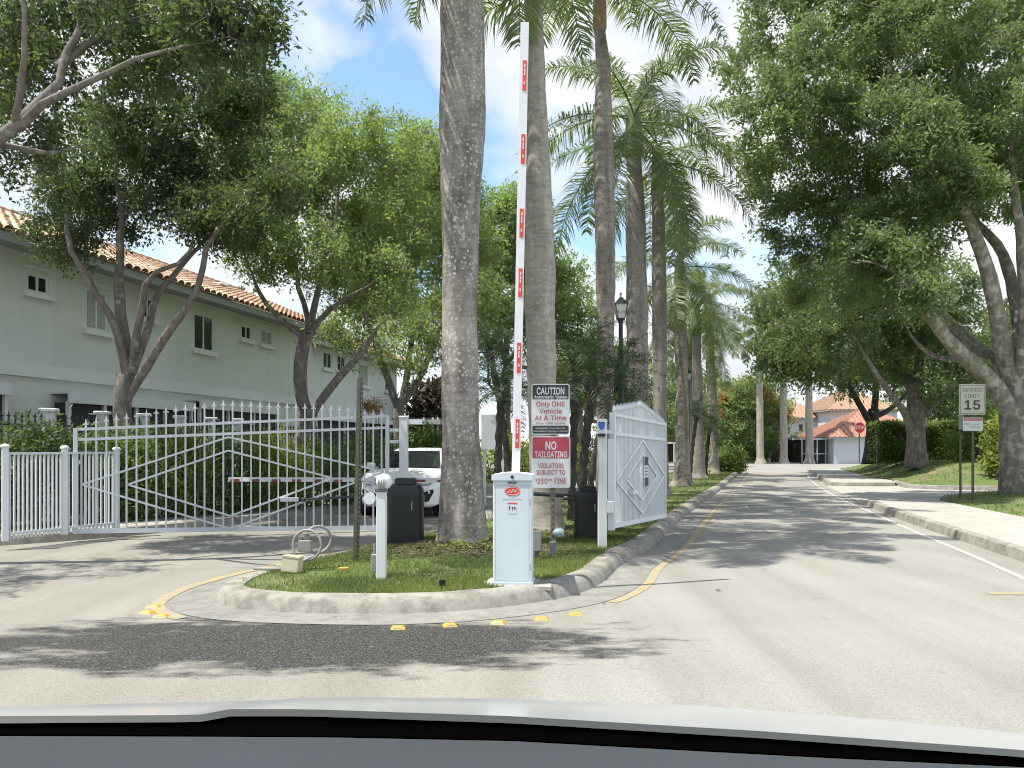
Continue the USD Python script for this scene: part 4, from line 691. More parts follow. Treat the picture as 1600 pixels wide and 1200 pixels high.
def palm(label, base, prof, mt, shaft, seed, nf=17, fl=3.2, ll=0.72, lw=0.028, yellow=(), name='royal_palm', group='tall royal palms along the island', fmat=None, shaft_mat=None, els=(78, -42), detail=120):
    """prof: (x, y, z, radius) up the trunk"""
    r = np.random.default_rng(seed); t = thing(name, label, 'palm tree', base, group); pr = np.asarray(prof, float); pr = pr[np.argsort(pr[:, 2])]; pr = np.vstack([[*pr[0, :2], pr[0, 2] - .16, pr[0, 3] * 1.08], pr])
    from scipy.interpolate import PchipInterpolator
    z = np.arange(pr[0, 2], pr[-1, 2] + .01, 0.09); C = np.column_stack([PchipInterpolator(pr[:, 2], pr[:, k])(z) for k in (0, 1)]); R = PchipInterpolator(pr[:, 2], pr[:, 3])(z)
    S = 28; ang = np.arange(S) * 2 * np.pi / S; v = np.stack([C[:, :1] + R[:, None] * np.cos(ang), C[:, 1:] + R[:, None] * np.sin(ang), np.repeat(z[:, None], S, 1)], -1).reshape(-1, 3)
    nse = (meshkit.fbm(v * [2.2, 2.2, 1.2], 3, seed) - 0.5) * 0.05 + (meshkit.noise(np.column_stack([v[:, 0] * .6, v[:, 1] * .6, v[:, 2] * 9]), seed) - .5) * 0.018
    cc = np.repeat(np.column_stack([C, z]), S, 0); out = v - cc; out /= np.linalg.norm(out, axis=1, keepdims=True) + 1e-9; low = np.exp(-(v[:, 2] - z[0]) / 0.35)
    v = v + out * (nse + low * 0.10 * (meshkit.noise(v * 4, seed + 1) - 0.45))[:, None]
    i, j = np.meshgrid(np.arange(len(z) - 1), np.arange(S), indexing='ij'); k = (j + 1) % S
    MB().add(v, np.stack([i * S + j, i * S + k, (i + 1) * S + k, (i + 1) * S + j], -1).reshape(-1, 4)).build('trunk', mt, t, smooth=True)
    tx, ty, tz, tr = pr[-1]
    if shaft > 0: m = MB(); m.lathe([(tr * 1.0, -.02), (tr * 1.22, .06), (tr * 1.2, shaft * .35), (tr * 1.0, shaft * .7), (tr * .75, shaft * .95), (0.01, shaft + .02)], (tx, ty, tz), 18); m.build('crownshaft', shaft_mat or M['crownshaft'], t, smooth=40)
    o = np.array([tx, ty, tz + shaft]); a0 = r.uniform(0, 6.28)
    for q in range(nf):
        u = q / (nf - 1); el = math.radians(els[0] + (els[1] - els[0]) * u ** 0.85 + r.uniform(-8, 8)); az = a0 + q * 2.399963 + r.uniform(-.25, .25); L = fl * r.uniform(.88, 1.1) * (0.75 + .25 * min(1, u * 3))
        rib, lf = frond(o + [0, 0, -0.45 * u * shaft], az, el, L, math.radians(r.uniform(62, 95)) * (0.75 + .4 * (1 - u)), r, detail, ll, lw)
        
        m = MB(); m.add(*rib.mesh()); m.add(*lf); m.build('frond', M['frond_yellow'] if q in yellow else (fmat or M['frond']), t)
    return t
def trunk_px(Y, rows):                       # rows: (px centre, py, px width)
    return [(*P(a, b, Y)[:2], P(a, b, Y)[2], w / 2 / FPX * Y) for a, b, w in rows]
palm('nearest thick royal palm, spotted grey trunk left of the white barrier box', (-.67, 10.8, .2), trunk_px(10.8, [(722, 857, 96), (722, 848, 84), (722, 800, 73), (721, 700, 62), (719, 600, 57), (719, 500, 54), (719, 400, 55), (720, 300, 64), (722, 170, 72), (723, 60, 70), (722, 0, 68), (722, -120, 58), (722, -210, 46)]), M['palm_grey'], 1.3, 41, nf=13, fl=3.1, els=(78, -38))
palm('pale ringed royal palm directly behind the upright barrier arm', (.55, 12.5, .2), trunk_px(12.5, [(857, 838, 74), (856, 826, 58), (852, 780, 49), (848, 640, 46), (844, 480, 47), (844, 420, 46), (842, 330, 43), (839, 200, 34), (835, 80, 30), (834, 0, 28), (831, -130, 24)]), M['palm_pale'], 1.2, 42, nf=12, fl=3.2, els=(78, -25))
palm('mottled royal palm with brown leaf sheath, behind the gate post with blue shield', (1.9, 16.25, .2), trunk_px(16.25, [(947, 805, 44), (946, 780, 31), (946, 600, 27), (946, 440, 30), (944, 300, 32), (943, 200, 29), (942, 100, 23), (937, 48, 18)]), M['palm_mottled'], 1.25, 43, nf=12, fl=3.2, els=(80, 2), shaft_mat=M['crownshaft_brown'])
palm('brown royal palm right of the street lamp, its full crown high over the gate', (3.05, 19.5, .2), trunk_px(19.5, [(997, 790, 46), (997, 770, 36), (996, 600, 34), (995, 480, 33), (993, 330, 29), (990, 245, 24)]), M['palm_brown'], 1.2, 44, nf=16, fl=3.5)
palm('slimmer brown royal palm just right of the two-toned one, crown overlapping it', (4.25, 23, .2), trunk_px(23, [(1032, 775, 40), (1032, 758, 27), (1031, 620, 21), (1030, 450, 23), (1028, 298, 18)]), M['palm_brown'], 1.2, 45, nf=14, fl=3.4)
palm('royal palm with a yellow hanging frond, right of the open gate', (6.05, 28.5, .2), trunk_px(28.5, [(1065, 759, 40), (1066, 750, 30), (1066, 700, 22), (1066, 640, 20), (1064, 540, 19), (1062, 468, 16)]), M['palm_mottled'], 1.5, 46, nf=15, fl=3.3, yellow=(9, 12))
palm('royal palm second from the far end of the island', (8.35, 36, .2), trunk_px(36, [(1092, 748, 30), (1092, 740, 22), (1090, 650, 17), (1088, 525, 13)]), M['palm_brown'], 1.5, 47, nf=12, fl=3.2)
palm('pale smooth royal palm beside the flowering hedge at the far end of the island', (10.5, 42, .2), trunk_px(42, [(1114, 741, 28), (1114, 732, 20), (1114, 680, 16), (1110, 560, 14), (1107, 505, 12)]), M['palm_pale'], 1.6, 48, nf=13, fl=3.3, yellow=(8, 11))
palm('royal palm hidden behind others between the lamp and the far trunks', (9.1, 39, .2), trunk_px(39, [(1077, 744, 22), (1077, 700, 14), (1076, 560, 12)]), M['palm_brown'], 1.5, 49, nf=11, fl=3.1, detail=45)
palm('lone far palm standing left of the orange roofs', (23.3, 75, .0), trunk_px(75, [(1189, 724, 18), (1188, 714, 12), (1187, 620, 10), (1185, 540, 9)]), M['palm_pale'], 1.6, 50, nf=13, fl=3.0, ll=.8, lw=.09, detail=60, group='far palms beyond the cross street')
palm('far palm trunk in front of the white house left wall, leftmost of the pair', (25.9, 76, .0), trunk_px(76, [(1225, 725, 18), (1225, 714, 12), (1224, 640, 11), (1224, 560, 9)]), M['palm_pale'], 1.6, 51, nf=9, fl=2.6, ll=.8, lw=.09, detail=60, group='far palms beyond the cross street')
palm('far palm trunk in front of the black screened porch', (28.2, 76, .0), trunk_px(76, [(1265, 725, 20), (1265, 714, 13), (1264, 640, 11), (1264, 560, 9)]), M['palm_pale'], 1.6, 52, nf=9, fl=2.6, ll=.8, lw=.09, detail=60, group='far palms beyond the cross street')
def date_palm(label, px, Y, zc, seed, lean=0.0, R=1.15, nf=26):
    r = np.random.default_rng(seed); b = P(px, 700, Y); b[2] = .14; t = thing('date_palm', label, 'palm tree', b, 'small date palms on the island')
    p = spline([b, b + [lean * .3, 0, zc * .4], [b[0] + lean, Y, zc - .1]], 0.12); m = MB(); m.tube(p, 0.075 * (1 + .25 * np.sin(np.arange(len(p)) * 2.2)) * np.linspace(1.1, 1, len(p)), 10); m.build('trunk', M['bark_dark'], t, smooth=True)
    o = p[-1]; kn = MB()
    for q in range(14): a = r.uniform(0, 6.28); kn.tube([o + [0, 0, -.28], o + [.16 * math.cos(a), .16 * math.sin(a), -.1 + r.uniform(-.1, .15)]], [.03, .014], 4)
    kn.build('old_leaf_bases', M['bark_dark'], t)
    for q in range(nf):
        u = q / (nf - 1); rib, lf = frond(o, q * 2.4 + r.uniform(-.2, .2), math.radians(82 - 95 * u), R * r.uniform(.85, 1.1), math.radians(r.uniform(60, 95)), r, 46, 0.24, 0.013, True, .6)
        m = MB(); m.add(*rib.mesh()); m.add(*lf); m.build('frond', M['frond_dark'], t)
date_palm('small date palm with knobbly dark trunk left of the barrier arm', 776, 16.0, 2.75, 61, .1)
date_palm('tall bushy date palm crown behind the arm and the pale palm trunk', 800, 18.0, 3.75, 62, -.5, 1.5, 30)
date_palm('tall date palm whose crown spreads above the caution sign', 893, 15.0, 3.25, 63, .1, 1.45, 30)
date_palm('slender date palm between the signs and the shield post, nearer trunk of the pair', 905, 13.8, 2.75, 64, .25, 1.25)
date_palm('leaning date palm just right of the signs', 918, 17.5, 3.1, 65, .6, 1.3)
date_palm('low date palm among the far palm trunks beside the red-brown sheath', 1078, 34, 3.0, 66, .3, 1.5)
date_palm('small date palm beside the pale far trunk at the flowering hedge', 1103, 40, 2.6, 67, .2, 1.6)
# ------------------------------------------------------------------ shrubs and hedges
def shrub(label, lumps, leaf, seed, name='shrub', cat='shrub', group=None, leafn=30, sig=.14, L=.12, W=.05, upright=False, stems=True):
    r = np.random.default_rng(seed); c = np.asarray(lumps[0][0]); base = np.array([c[0], c[1], .14]); t = thing(name, label, cat, base, group); pts = []; m = MB()
    for c, R, k in lumps:
        c, R = np.asarray(c, float), np.asarray(R, float); u = r.normal(size=(k, 3)); u /= np.linalg.norm(u, axis=1, keepdims=True); q = c + u * (r.uniform(.5, 1, (k, 1)) ** .5) * R; q[:, 2] = np.maximum(q[:, 2], .2)
        for e in q[::4]:
            if stems: b = np.array([c[0] + r.normal() * .15, c[1] + r.normal() * .15, .1]); m.tube([b, (b + e) / 2 + [0, 0, .1], e], [.016, .011, .005], 4, cap=False)
        pts.append((q[:, None] + r.normal(size=(k, leafn, 3)) * sig).reshape(-1, 3))
    if stems: m.build('stems', M['bark'], t)
    pts = np.vstack(pts); pts[:, 2] = np.maximum(pts[:, 2], .16); v, f = leaves_at(pts, L, W, r, -.9 if upright else .2); MB().add(v, f).build('foliage', leaf, t, kind='stuff')
G_ = 'shrubs along the iron fence'
def FS(px, Y, z): return P(px, 700, Y) * [1, 1, 0] + [0, 0, z]
shrub('dark vine-like shrub over the iron fence at the left edge', [(FS(15, 13.6, 1.35), (.7, .5, .65), 40), (FS(60, 14.0, 1.3), (.6, .5, .6), 34)], M['leaf_mid'], 71, group=G_)
shrub('dark shrub above the low white panel fence, right of the vine', [(FS(100, 14.2, 1.2), (.7, .5, .62), 38), (FS(140, 14.6, 1.15), (.5, .5, .6), 30)], M['leaf_mid'], 72, group=G_)
shrub('dense green shrub behind the left end of the white gate', [(FS(165, 14.9, 1.0), (.6, .5, .9), 50), (FS(205, 15.0, .9), (.5, .45, .85), 44), (FS(235, 15.4, .95), (.5, .45, .85), 44)], M['leaf_hedge'], 73, group=G_)
shrub('pale yellow-green bamboo-like shrub behind the gate, right of the first trunk', [(FS(268, 15.7, .95), (.55, .4, .9), 50), (FS(300, 16.0, .9), (.5, .4, .85), 46)], M['leaf_yellow'], 74, group=G_, L=.26, W=.028, upright=True, leafn=24)
shrub('green shrub behind the peak of the gate', [(FS(335, 16.4, .9), (.6, .4, .85), 50), (FS(368, 16.8, .9), (.55, .4, .85), 46)], M['leaf_hedge'], 75, group=G_)
shrub('tall grassy yellow-green clump behind the gate, left of the second trunk', [(FS(398, 17.2, .85), (.5, .4, .8), 46), (FS(428, 17.6, .95), (.55, .4, .9), 50), (FS(452, 18.0, .8), (.5, .4, .75), 40)], M['leaf_yellow'], 76, group=G_, L=.30, W=.030, upright=True, leafn=26)
shrub('leafy green shrub behind the gate between the second trunk and the steel post', [(FS(495, 18.6, .85), (.6, .4, .8), 46), (FS(530, 19.2, .9), (.6, .4, .85), 48)], M['leaf_hedge'], 77, group=G_)
shrub('bright shrub behind the right end of the gate', [(FS(565, 20.0, .95), (.65, .4, .9), 50), (FS(600, 21.0, .9), (.6, .4, .85), 44)], M['leaf_hedge'], 78, group=G_)
shrub('low green hedge above the parked car roof, left of the nearest palm', [(FS(648, 27, 1.35), (.9, .6, .9), 60), (FS(682, 28, 1.3), (.9, .6, .85), 60), (FS(700, 27, 1.3), (.8, .6, .85), 50)], M['leaf_hedge'], 79, 'hedge', 'hedge', L=.16, W=.08)
shrub('purple-brown copper-leaved shrub above the flat patio roof', [(FS(670, 44, 3.7), (1.3, 1, 1.3), 60), (FS(690, 45, 4.0), (1.1, 1, 1.3), 60), (FS(652, 44, 3.0), (.9, .8, .9), 30)], M['leaf_copper'], 80, L=.3, W=.16, sig=.25)
shrub('yellow-green hedge across the left lane, seen behind the small date palms', [(FS(770, 31, 1.0), (1.2, .7, .95), 60), (FS(820, 33, 1.0), (1.2, .7, .95), 60), (FS(865, 36, 1.0), (1.3, .7, .95), 60), (FS(912, 39, 1.05), (1.4, .7, .95), 60)], M['leaf_yellow'], 81, 'hedge', 'hedge', L=.17, W=.08, leafn=34, sig=.2)
shrub('small bush with orange leaves above the gate left of the steel post', [(FS(583, 23.5, 2.65), (.28, .25, .16), 18)], M['orange_leaf'], 82, L=.14, W=.03, upright=True, sig=.08)
shrub('round flowering hedge at the far end of the island', [(FS(1134, 45.5, .75), (1.0, .9, .75), 60), (FS(1122, 46, .7), (.8, .8, .7), 44), (FS(1144, 46.5, .72), (.7, .7, .7), 44)], M['leaf_hedge'], 83, 'hedge', 'hedge', L=.2, W=.1, sig=.15)
shrub('yellow-flecked small shrub at the foot of the far palms', [(FS(1084, 41, .7), (.6, .6, .65), 40)], M['leaf_yellow'], 84, L=.2, W=.09, sig=.14)
# big clipped hedge on the mound
def clipped(label, x0, x1, Y, z0, z1, d, leaf, seed, n=26000):
    r = np.random.default_rng(seed); t = thing('hedge', label, 'hedge', ((x0 + x1) / 2, Y, z0)); q = r.uniform(0, 1, (n, 3)); face = r.random(n); q[face < .5, 1] *= .12; q[(face >= .5) & (face < .8), 2] = 1 - q[(face >= .5) & (face < .8), 2] * .1
    p = np.column_stack([x0 + q[:, 0] * (x1 - x0), Y + q[:, 1] * d, z0 + q[:, 2] * (z1 - z0)]); p += (meshkit.fbm(p * 1.1, 3, seed)[:, None] - .5) * [.5, .5, .45] + r.normal(size=p.shape) * .05
    MB().add(*leaves_at(p, .16, .085, r)).build('foliage', leaf, t, kind='stuff'); m = MB()
    for x in np.arange(x0 + .2, x1, .5): m.tube([(x, Y + d / 2, z0 - .2), (x + r.uniform(-.2, .2), Y + d / 2, z1 - .3)], [.04, .015], 5)
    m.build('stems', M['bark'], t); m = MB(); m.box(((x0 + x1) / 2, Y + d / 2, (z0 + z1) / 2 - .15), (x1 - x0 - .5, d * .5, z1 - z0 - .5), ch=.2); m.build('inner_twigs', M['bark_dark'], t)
clipped('long clipped dark hedge on the mound behind the tree trunks', 18.4, 24.6, 40.0, .75, 2.75, 1.6, M['leaf_hedge'], 91)
shrub('bright leggy shrub beside the big trunk at the right edge', [(P(1570, 690, 30), (.75, .6, .9), 60), (P(1592, 680, 30.5), (.7, .6, 1.0), 50), (P(1560, 722, 29.5), (.5, .4, .5), 30)], M['leaf_yellow'], 92, L=.2, W=.09, leafn=26)
shrub('dark green bush on the mound behind the speed sign post', [(P(1515, 690, 36), (1.0, .7, 1.1), 60), (P(1540, 680, 36.5), (.9, .7, 1.2), 60)], M['leaf_hedge'], 93, L=.2, W=.09, leafn=30, sig=.18)
# ------------------------------------------------------------------ grass, litter
from shapely import contains_xy
def blades(poly, n, zf, h, w, seed, keep=None):
    r = np.random.default_rng(seed); x0, y0, x1, y1 = poly.bounds; q = np.column_stack([r.uniform(x0, x1, n * 3), r.uniform(y0, y1, n * 3)]); ok = contains_xy(poly, q[:, 0], q[:, 1])
    bare = meshkit.fbm(np.column_stack([q * 0.8, q[:, :1] * 0]), 4, 15); ok &= (bare < 0.60) | (r.random(len(q)) < .25)
    if keep is not None: ok &= keep(q)
    q = q[ok][:n]; k = len(q); z = zf(q[:, 0], q[:, 1]) - .004; a = r.uniform(0, 6.28, k); hh = h * r.uniform(.5, 1.35, k) * (0.7 + .6 * bare[ok][:n]); ln = r.normal(size=(k, 2)) * .5
    d = np.column_stack([np.cos(a), np.sin(a)]) * w / 2; b1 = np.column_stack([q - d, z]); b2 = np.column_stack([q + d, z]); tip = np.column_stack([q + ln * hh[:, None], z + hh]); i = np.arange(k) * 3
    return np.stack([b1, b2, tip], 1).reshape(-1, 3), np.stack([i, i + 1, i + 2], 1)
near = LAWN.intersection(sbox(-5, 5, 8, 13)); far = LAWN.intersection(sbox(-5, 13, 20, 50))
pads = [(0.0, 8.08, .30), (-1.35, 8.3, .1)]
def off_feet(q): 
    k = np.ones(len(q), bool)
    for x, y, rr in pads + [(-.67, 10.8, .42), (.55, 12.5, .45)]: k &= (q[:, 0] - x) ** 2 + (q[:, 1] - y) ** 2 > rr ** 2
    k &= ~((q[:, 0] < -1.95) & (q[:, 1] < 8.9) & (np.random.default_rng(4).random(len(q)) < .72))
    return k
gb = MB(); gb.add(*blades(near, 60000, island_z, .05, .011, 1, off_feet)); gb.add(*blades(far, 26000, island_z, .06, .022, 2)); gb.build('grass', M['blade'], label='short green lawn grass on the island', cat='grass', kind='stuff')
gb = MB(); gb.add(*blades(MOUND.intersection(sbox(5, 8, 40, 52)), 60000, mound_z, .07, .028, 3)); gb.build('grass', M['blade'], label='grass on the mound right of the pavement', cat='grass', kind='stuff')
def scatter(n, c, R, zf, L, W, seed):
    r = np.random.default_rng(seed); q = np.asarray(c) + r.normal(size=(n, 2)) * R; p = np.column_stack([q, zf(q[:, 0], q[:, 1]) + r.uniform(.01, .035, n)]); ax = r.normal(size=(n, 3)) * [1, 1, .25]; ax /= np.linalg.norm(ax, axis=1, keepdims=True)
    w = np.cross(ax, [0, 0, 1.0]); w /= np.linalg.norm(w, axis=1, keepdims=True); l = L * r.uniform(.4, 1.4, (n, 1)); v = np.stack([p - ax * l / 2, p + w * W / 2, p + ax * l / 2, p - w * W / 2 + [0, 0, .008]], 1).reshape(-1, 3); i = np.arange(n) * 4
    return v, np.vstack([np.stack([i, i + 1, i + 2], 1), np.stack([i, i + 2, i + 3], 1)])
m = MB(); m.add(*scatter(3200, (-.5, 10.3), (.62, .30), island_z, .13, .016, 5)); m.add(*scatter(500, (.6, 12.1), (.5, .4), island_z, .13, .018, 6)); m.build('mulch', M['litter'], label='dry leaf litter and twigs round the palm feet', cat='litter', kind='stuff')
shrub('tiny weeds sprouting at the foot of the nearest palm', [((-.35, 10.15, .24), (.28, .14, .05), 14), ((-.75, 10.25, .25), (.2, .12, .05), 8)], M['leaf_yellow'], 95, 'weeds', 'weeds', leafn=9, sig=.05, L=.07, W=.035, stems=False)
lr = np.random.default_rng(77)
m = MB()
for k in range(26):
    Yy = lr.uniform(5.2, 17); x = lr.uniform(-.4, 1) * 4.5 * (Yy / 10) + .325 * (Yy - 7) - 1; z = .0125; a = lr.uniform(0, 6.28); l = lr.uniform(.015, .055); wd = lr.uniform(.006, .02); c_, s_ = math.cos(a), math.sin(a)
    m.add([(x - c_ * l, Yy - s_ * l, z), (x + s_ * wd, Yy - c_ * wd, z + .01), (x + c_ * l, Yy + s_ * l, z + .004), (x - s_ * wd, Yy + c_ * wd, z + .003)], [[0, 1, 2, 3]])
m.build('leaf_litter', M['litter'], label='scattered dry leaves and twigs on the road', cat='litter', kind='stuff')
# ------------------------------------------------------------------ fences and gates
def fin(mb, p, h, w, d=(1, 0, 0)):
    """spear finial: collar, side ears and point"""
    p = np.asarray(p, float); x = np.asarray(d, float); z = np.array([0, 0, 1.0]); y = np.cross(z, x)
    mb.bar(p, p + z * h * .38, w * .7); mb.bar(p + z * h * .36 - x * w * 1.35, p + z * h * .36 + x * w * 1.35, h * .10, w * .8)
    b = p + z * h * .38; t = p + z * h; q = [b - x * w * .6 - y * w * .4, b + x * w * .6 - y * w * .4, b + x * w * .6 + y * w * .4, b - x * w * .6 + y * w * .4, t]; mb.add(q, [[0, 1, 4], [1, 2, 4], [2, 3, 4], [3, 0, 4]])
# wide closed gate across the left lane
gl = thing('swing_gate', 'wide white picket gate with long diamond bars, closed across the left lane', 'gate', (-7.2, 13.3, 0), 'white swing gates')
YA, YB = 12.8, 14.4
def gl_p(px, py):                      # a point in the gate's plane
    A, B = P(118, 700, YA), P(609, 700, YB); r = (px - 800) / FPX; s = (A[0] - r * A[1]) / (r * (B[1] - A[1]) - (B[0] - A[0])); Yq = A[1] + s * (B[1] - A[1]); return P(px, py, Yq), s
def rail_y(px, a, b): return a + (b - a) * (px - 118) / (609 - 118)
gd = P(609, 700, YB) - P(118, 700, YA); gd[2] = 0; gd /= np.linalg.norm(gd); gn = np.array([gd[1], -gd[0], 0])
for (ya, yb, w) in ((671, 650, .045), (687, 668, .045), (830, 824, .075)):
    m = MB(); m.bar(gl_p(122, rail_y(122, ya, yb))[0], gl_p(605, rail_y(605, ya, yb))[0], .04, w); m.build('rail', M['white_gate'], gl)
for px, y0, y1, w in ((118, 669, 834, .075), (605, 649, 826, .085)): m = MB(); m.bar(gl_p(px, y1)[0], gl_p(px, y0)[0], w, .06, gd); m.build('stile', M['white_gate'], gl)
NP = 33; arch_x = [118, 255, 345, 430, 520, 590, 609]; arch_y = [656, 635, 624, 627, 631, 640, 641]
for i in range(NP):
    s = (i + 1) / (NP + 1); A, B = P(118, 700, YA), P(609, 700, YB); c = A + (B - A) * s; px = 800 + c[0] / c[1] * FPX
    top = gl_p(px, np.interp(px, arch_x, arch_y))[0]; bot = gl_p(px, rail_y(px, 828, 822))[0]; m = MB(); m.bar(bot, top - [0, 0, .15], .026, .026, gd); fin(m, top - [0, 0, .15], .15, .03, gd); m.build('picket', M['white_gate'], gl)
for a, b in (((128, 757), (357, 683)), ((357, 683), (600, 737)), ((128, 757), (360, 826)), ((360, 826), (600, 737)), ((200, 757), (357, 704)), ((357, 704), (520, 747)), ((200, 757), (360, 806)), ((360, 806), (520, 747))):
    m = MB(); o = -gn * 0.0 + gn * .024; m.bar(gl_p(*a)[0] + o, gl_p(*b)[0] + o, .03, .018, gn); m.build('diamond_bar', M['white_gate'], gl)
m = MB(); m.box(gl_p(452, 780)[0] - gn * -.05, (.30, .06, .07), rz=math.degrees(math.atan2(gd[1], gd[0]))); m.build('arm_bracket', M['white_gate'], gl)
for py in (672, 690): m = MB(); m.box(P(616, py, YB - .02), (.16, .07, .055)); m.build('hinge', M['white_gate'], gl)
gp_ = thing('gate_post', 'plain square white hinge post behind the round black operator cabinet', 'post', P(631, 800, YB) * [1, 1, 0], 'white gate posts')
m = MB(); m.box((P(631, 700, YB)[0], YB, 1.05), (.15, .15, 2.0), ch=.008); m.build('post', M['white'], gp_)
m = MB(); m.box((P(631, 700, YB)[0], YB, 2.06), (.17, .17, .03), ch=.008); m.build('cap', M['white'], gp_)
m = MB(); m.box((P(640, 700, YB)[0] + .08, YB, 1.97), (.3, .12, .09)); m.build('bracket', M['white'], gp_)
# open gate on the right
gr = thing('swing_gate', 'white picket gate with tall diamond, swung open beside the right lane', 'gate', (1.38, 11, 0), 'white swing gates')
RA, RB = np.array([1.385, 11.0, 0]), np.array([2.57, 13.5, 0]); rd = (RB - RA) / np.linalg.norm(RB - RA); rn = np.array([rd[1], -rd[0], 0]); RL = np.linalg.norm(RB - RA)
def gr_p(s, z0, z1): return RA + rd * RL * s + [0, 0, z0 + (z1 - z0) * s]
zt0, zt1 = 1.96, 1.90; zb0, zb1 = .43, .36
m = MB(); m.bar(gr_p(0, zt0, zt1), gr_p(1, zt0, zt1), .045, .045); m.build('rail', M['white_gate'], gr)
m = MB(); m.bar(gr_p(0, 1.70, 1.64), gr_p(1, 1.70, 1.64), .045, .045); m.build('rail', M['white_gate'], gr)
m = MB(); m.bar(gr_p(0, zb0, zb1), gr_p(1, zb0, zb1), .05, .07); m.build('rail', M['white_gate'], gr)
for s, w in ((0, .075), (1, .06)): m = MB(); m.bar(gr_p(s, zb0, zb1) - [0, 0, .03], gr_p(s, zt0, zt1) + [0, 0, .03], w, .06, rd); m.build('stile', M['white_gate'], gr)
NR = 44
for i in range(NR):
    s = (i + .5) / NR; tp = gr_p(s, 2.10, 2.0)[2] + .19 * (1 - abs(s - .5) / .5) ** 1.0; b = gr_p(s, zb0, zb1); m = MB(); m.bar(b, [b[0], b[1], tp - .13], .026, .026, rd); fin(m, [b[0], b[1], tp - .13], .13, .028, rd); m.build('picket', M['white_gate'], gr)
for a, b in (((.03, 1.05), (.5, 1.62)), ((.5, 1.62), (.97, 1.05)), ((.03, 1.05), (.5, .50)), ((.5, .50), (.97, 1.05)), ((.2, 1.05), (.5, 1.42)), ((.5, 1.42), (.8, 1.05)), ((.2, 1.05), (.5, .70)), ((.5, .70), (.8, 1.05))):
    for sg in (1, -1):
        m = MB(); q0, q1 = gr_p(a[0], 0, 0), gr_p(b[0], 0, 0); q0[2], q1[2] = a[1], b[1]; m.bar(q0 + rn * .022 * sg, q1 + rn * .022 * sg, .032, .016, rn); m.build('diamond_bar', M['white_gate'], gr)
m = MB(); q = gr_p(.55, 0, 0) + rn * .035; q[2] = 1.14; m.box(q, (.20, .012, .46), rz=math.degrees(math.atan2(rd[1], rd[0]))); sp = m.build('notice_plate', M['sign_white'], gr)
for dz in (.16, -.16): m = MB(); m.box(q + rn * .008 + [0, 0, dz], (.19, .008, .13), rz=math.degrees(math.atan2(rd[1], rd[0]))); m.build('notice_band', M['sign_black'], sp)
for dz in (.05, .0, -.05): m = MB(); m.box(q + rn * .008 + [0, 0, dz], (.12, .006, .02), rz=math.degrees(math.atan2(rd[1], rd[0]))); m.build('notice_line', M['grey_box'], sp)
m = MB(); q = gr_p(.28, 0, 0) + rn * .06; q[2] = .86; m.box(q, (.22, .07, .06), rz=math.degrees(math.atan2(rd[1], rd[0]))); m.build('arm_bracket', M['white_gate'], gr)
gq = thing('gate_post', 'white hinge post carrying a small blue shield plate', 'post', (1.23, 10.9, .14), 'white gate posts')
m = MB(); m.box((1.23, 10.9, 1.0), (.115, .115, 1.72), ch=.006); m.build('post', M['white'], gq)
m = MB(); m.box((1.23, 10.9, 1.87), (.125, .125, .03), ch=.006); m.build('cap', M['white'], gq)
m = MB(); m.box((1.355, 10.95, 1.0), (.10, .09, 1.25), ch=.005); m.build('hinge_post', M['white'], gq)
for z in (.62, .78, 1.72): m = MB(); m.box((1.30, 10.9, z), (.14, .05, .05)); m.build('hinge', M['white'], gq)
m = MB(); m.box((1.335, 10.84, .70), (.09, .06, .16), ch=.006); m.build('latch_box', M['white'], gq)
sh = thing('alarm_plate', 'small white plate with blue shield on top of the right gate post', 'sign', (1.21, 10.82, 1.7))
m = MB(); m.box((1.21, 10.82, 1.79), (.125, .04, .21), ch=.006); m.build('plate', M['sign_white'], sh)
m = MB(); m.poly([(-.045, .04), (-.03, .055), (0, .05), (.03, .055), (.045, .04), (.04, -.01), (.025, -.04), (0, -.06), (-.025, -.04), (-.04, -.01)], (1.21, 10.797, 1.80), (1, 0, 0), (0, 0, 1), .004); m.build('shield', M['blue'], sh)
m = MB(); m.box((1.21, 10.82, 1.675), (.10, .05, .04)); m.build('clip', M['black'], sh)
# low white panel fence at the far left
pf = thing('picket_fence', 'low white picket panel with capped posts at the left edge', 'fence', (-7.3, 11.6, .14))
pA, pB, pC = P(8, 700, 11.7) * [1, 1, 0], P(101, 700, 12.6) * [1, 1, 0], P(182, 700, 13.45) * [1, 1, 0]
for q, h in ((pA, 1.38), (pB, 1.36), (pC, 1.34)):
    m = MB(); m.box(q + [0, 0, .14 + h / 2], (.085, .085, h), rz=40, ch=.005); po = m.build('post', M['white_gate'], pf); m = MB(); m.lathe([(.0, .035), (.05, .022), (.066, .0), (.066, -.02), (.0, -.02)], q + [0, 0, .15 + h], 10); m.build('cap', M['white_gate'], po)
for a, b, n in ((pA, pB, 13), (pB, pC, 12)):
    u = (b - a) / np.linalg.norm(b - a)
    for z in (1.42, .24): m = MB(); m.bar(a + u * .04 + [0, 0, z], b - u * .04 + [0, 0, z], .035, .035); m.build('rail', M['white_gate'], pf)
    for i in range(n): c = a + (b - a) * (i + 1) / (n + 1); m = MB(); m.bar(c + [0, 0, .16], c + [0, 0, 1.405], .022, .022, u); m.build('picket', M['white_gate'], pf)
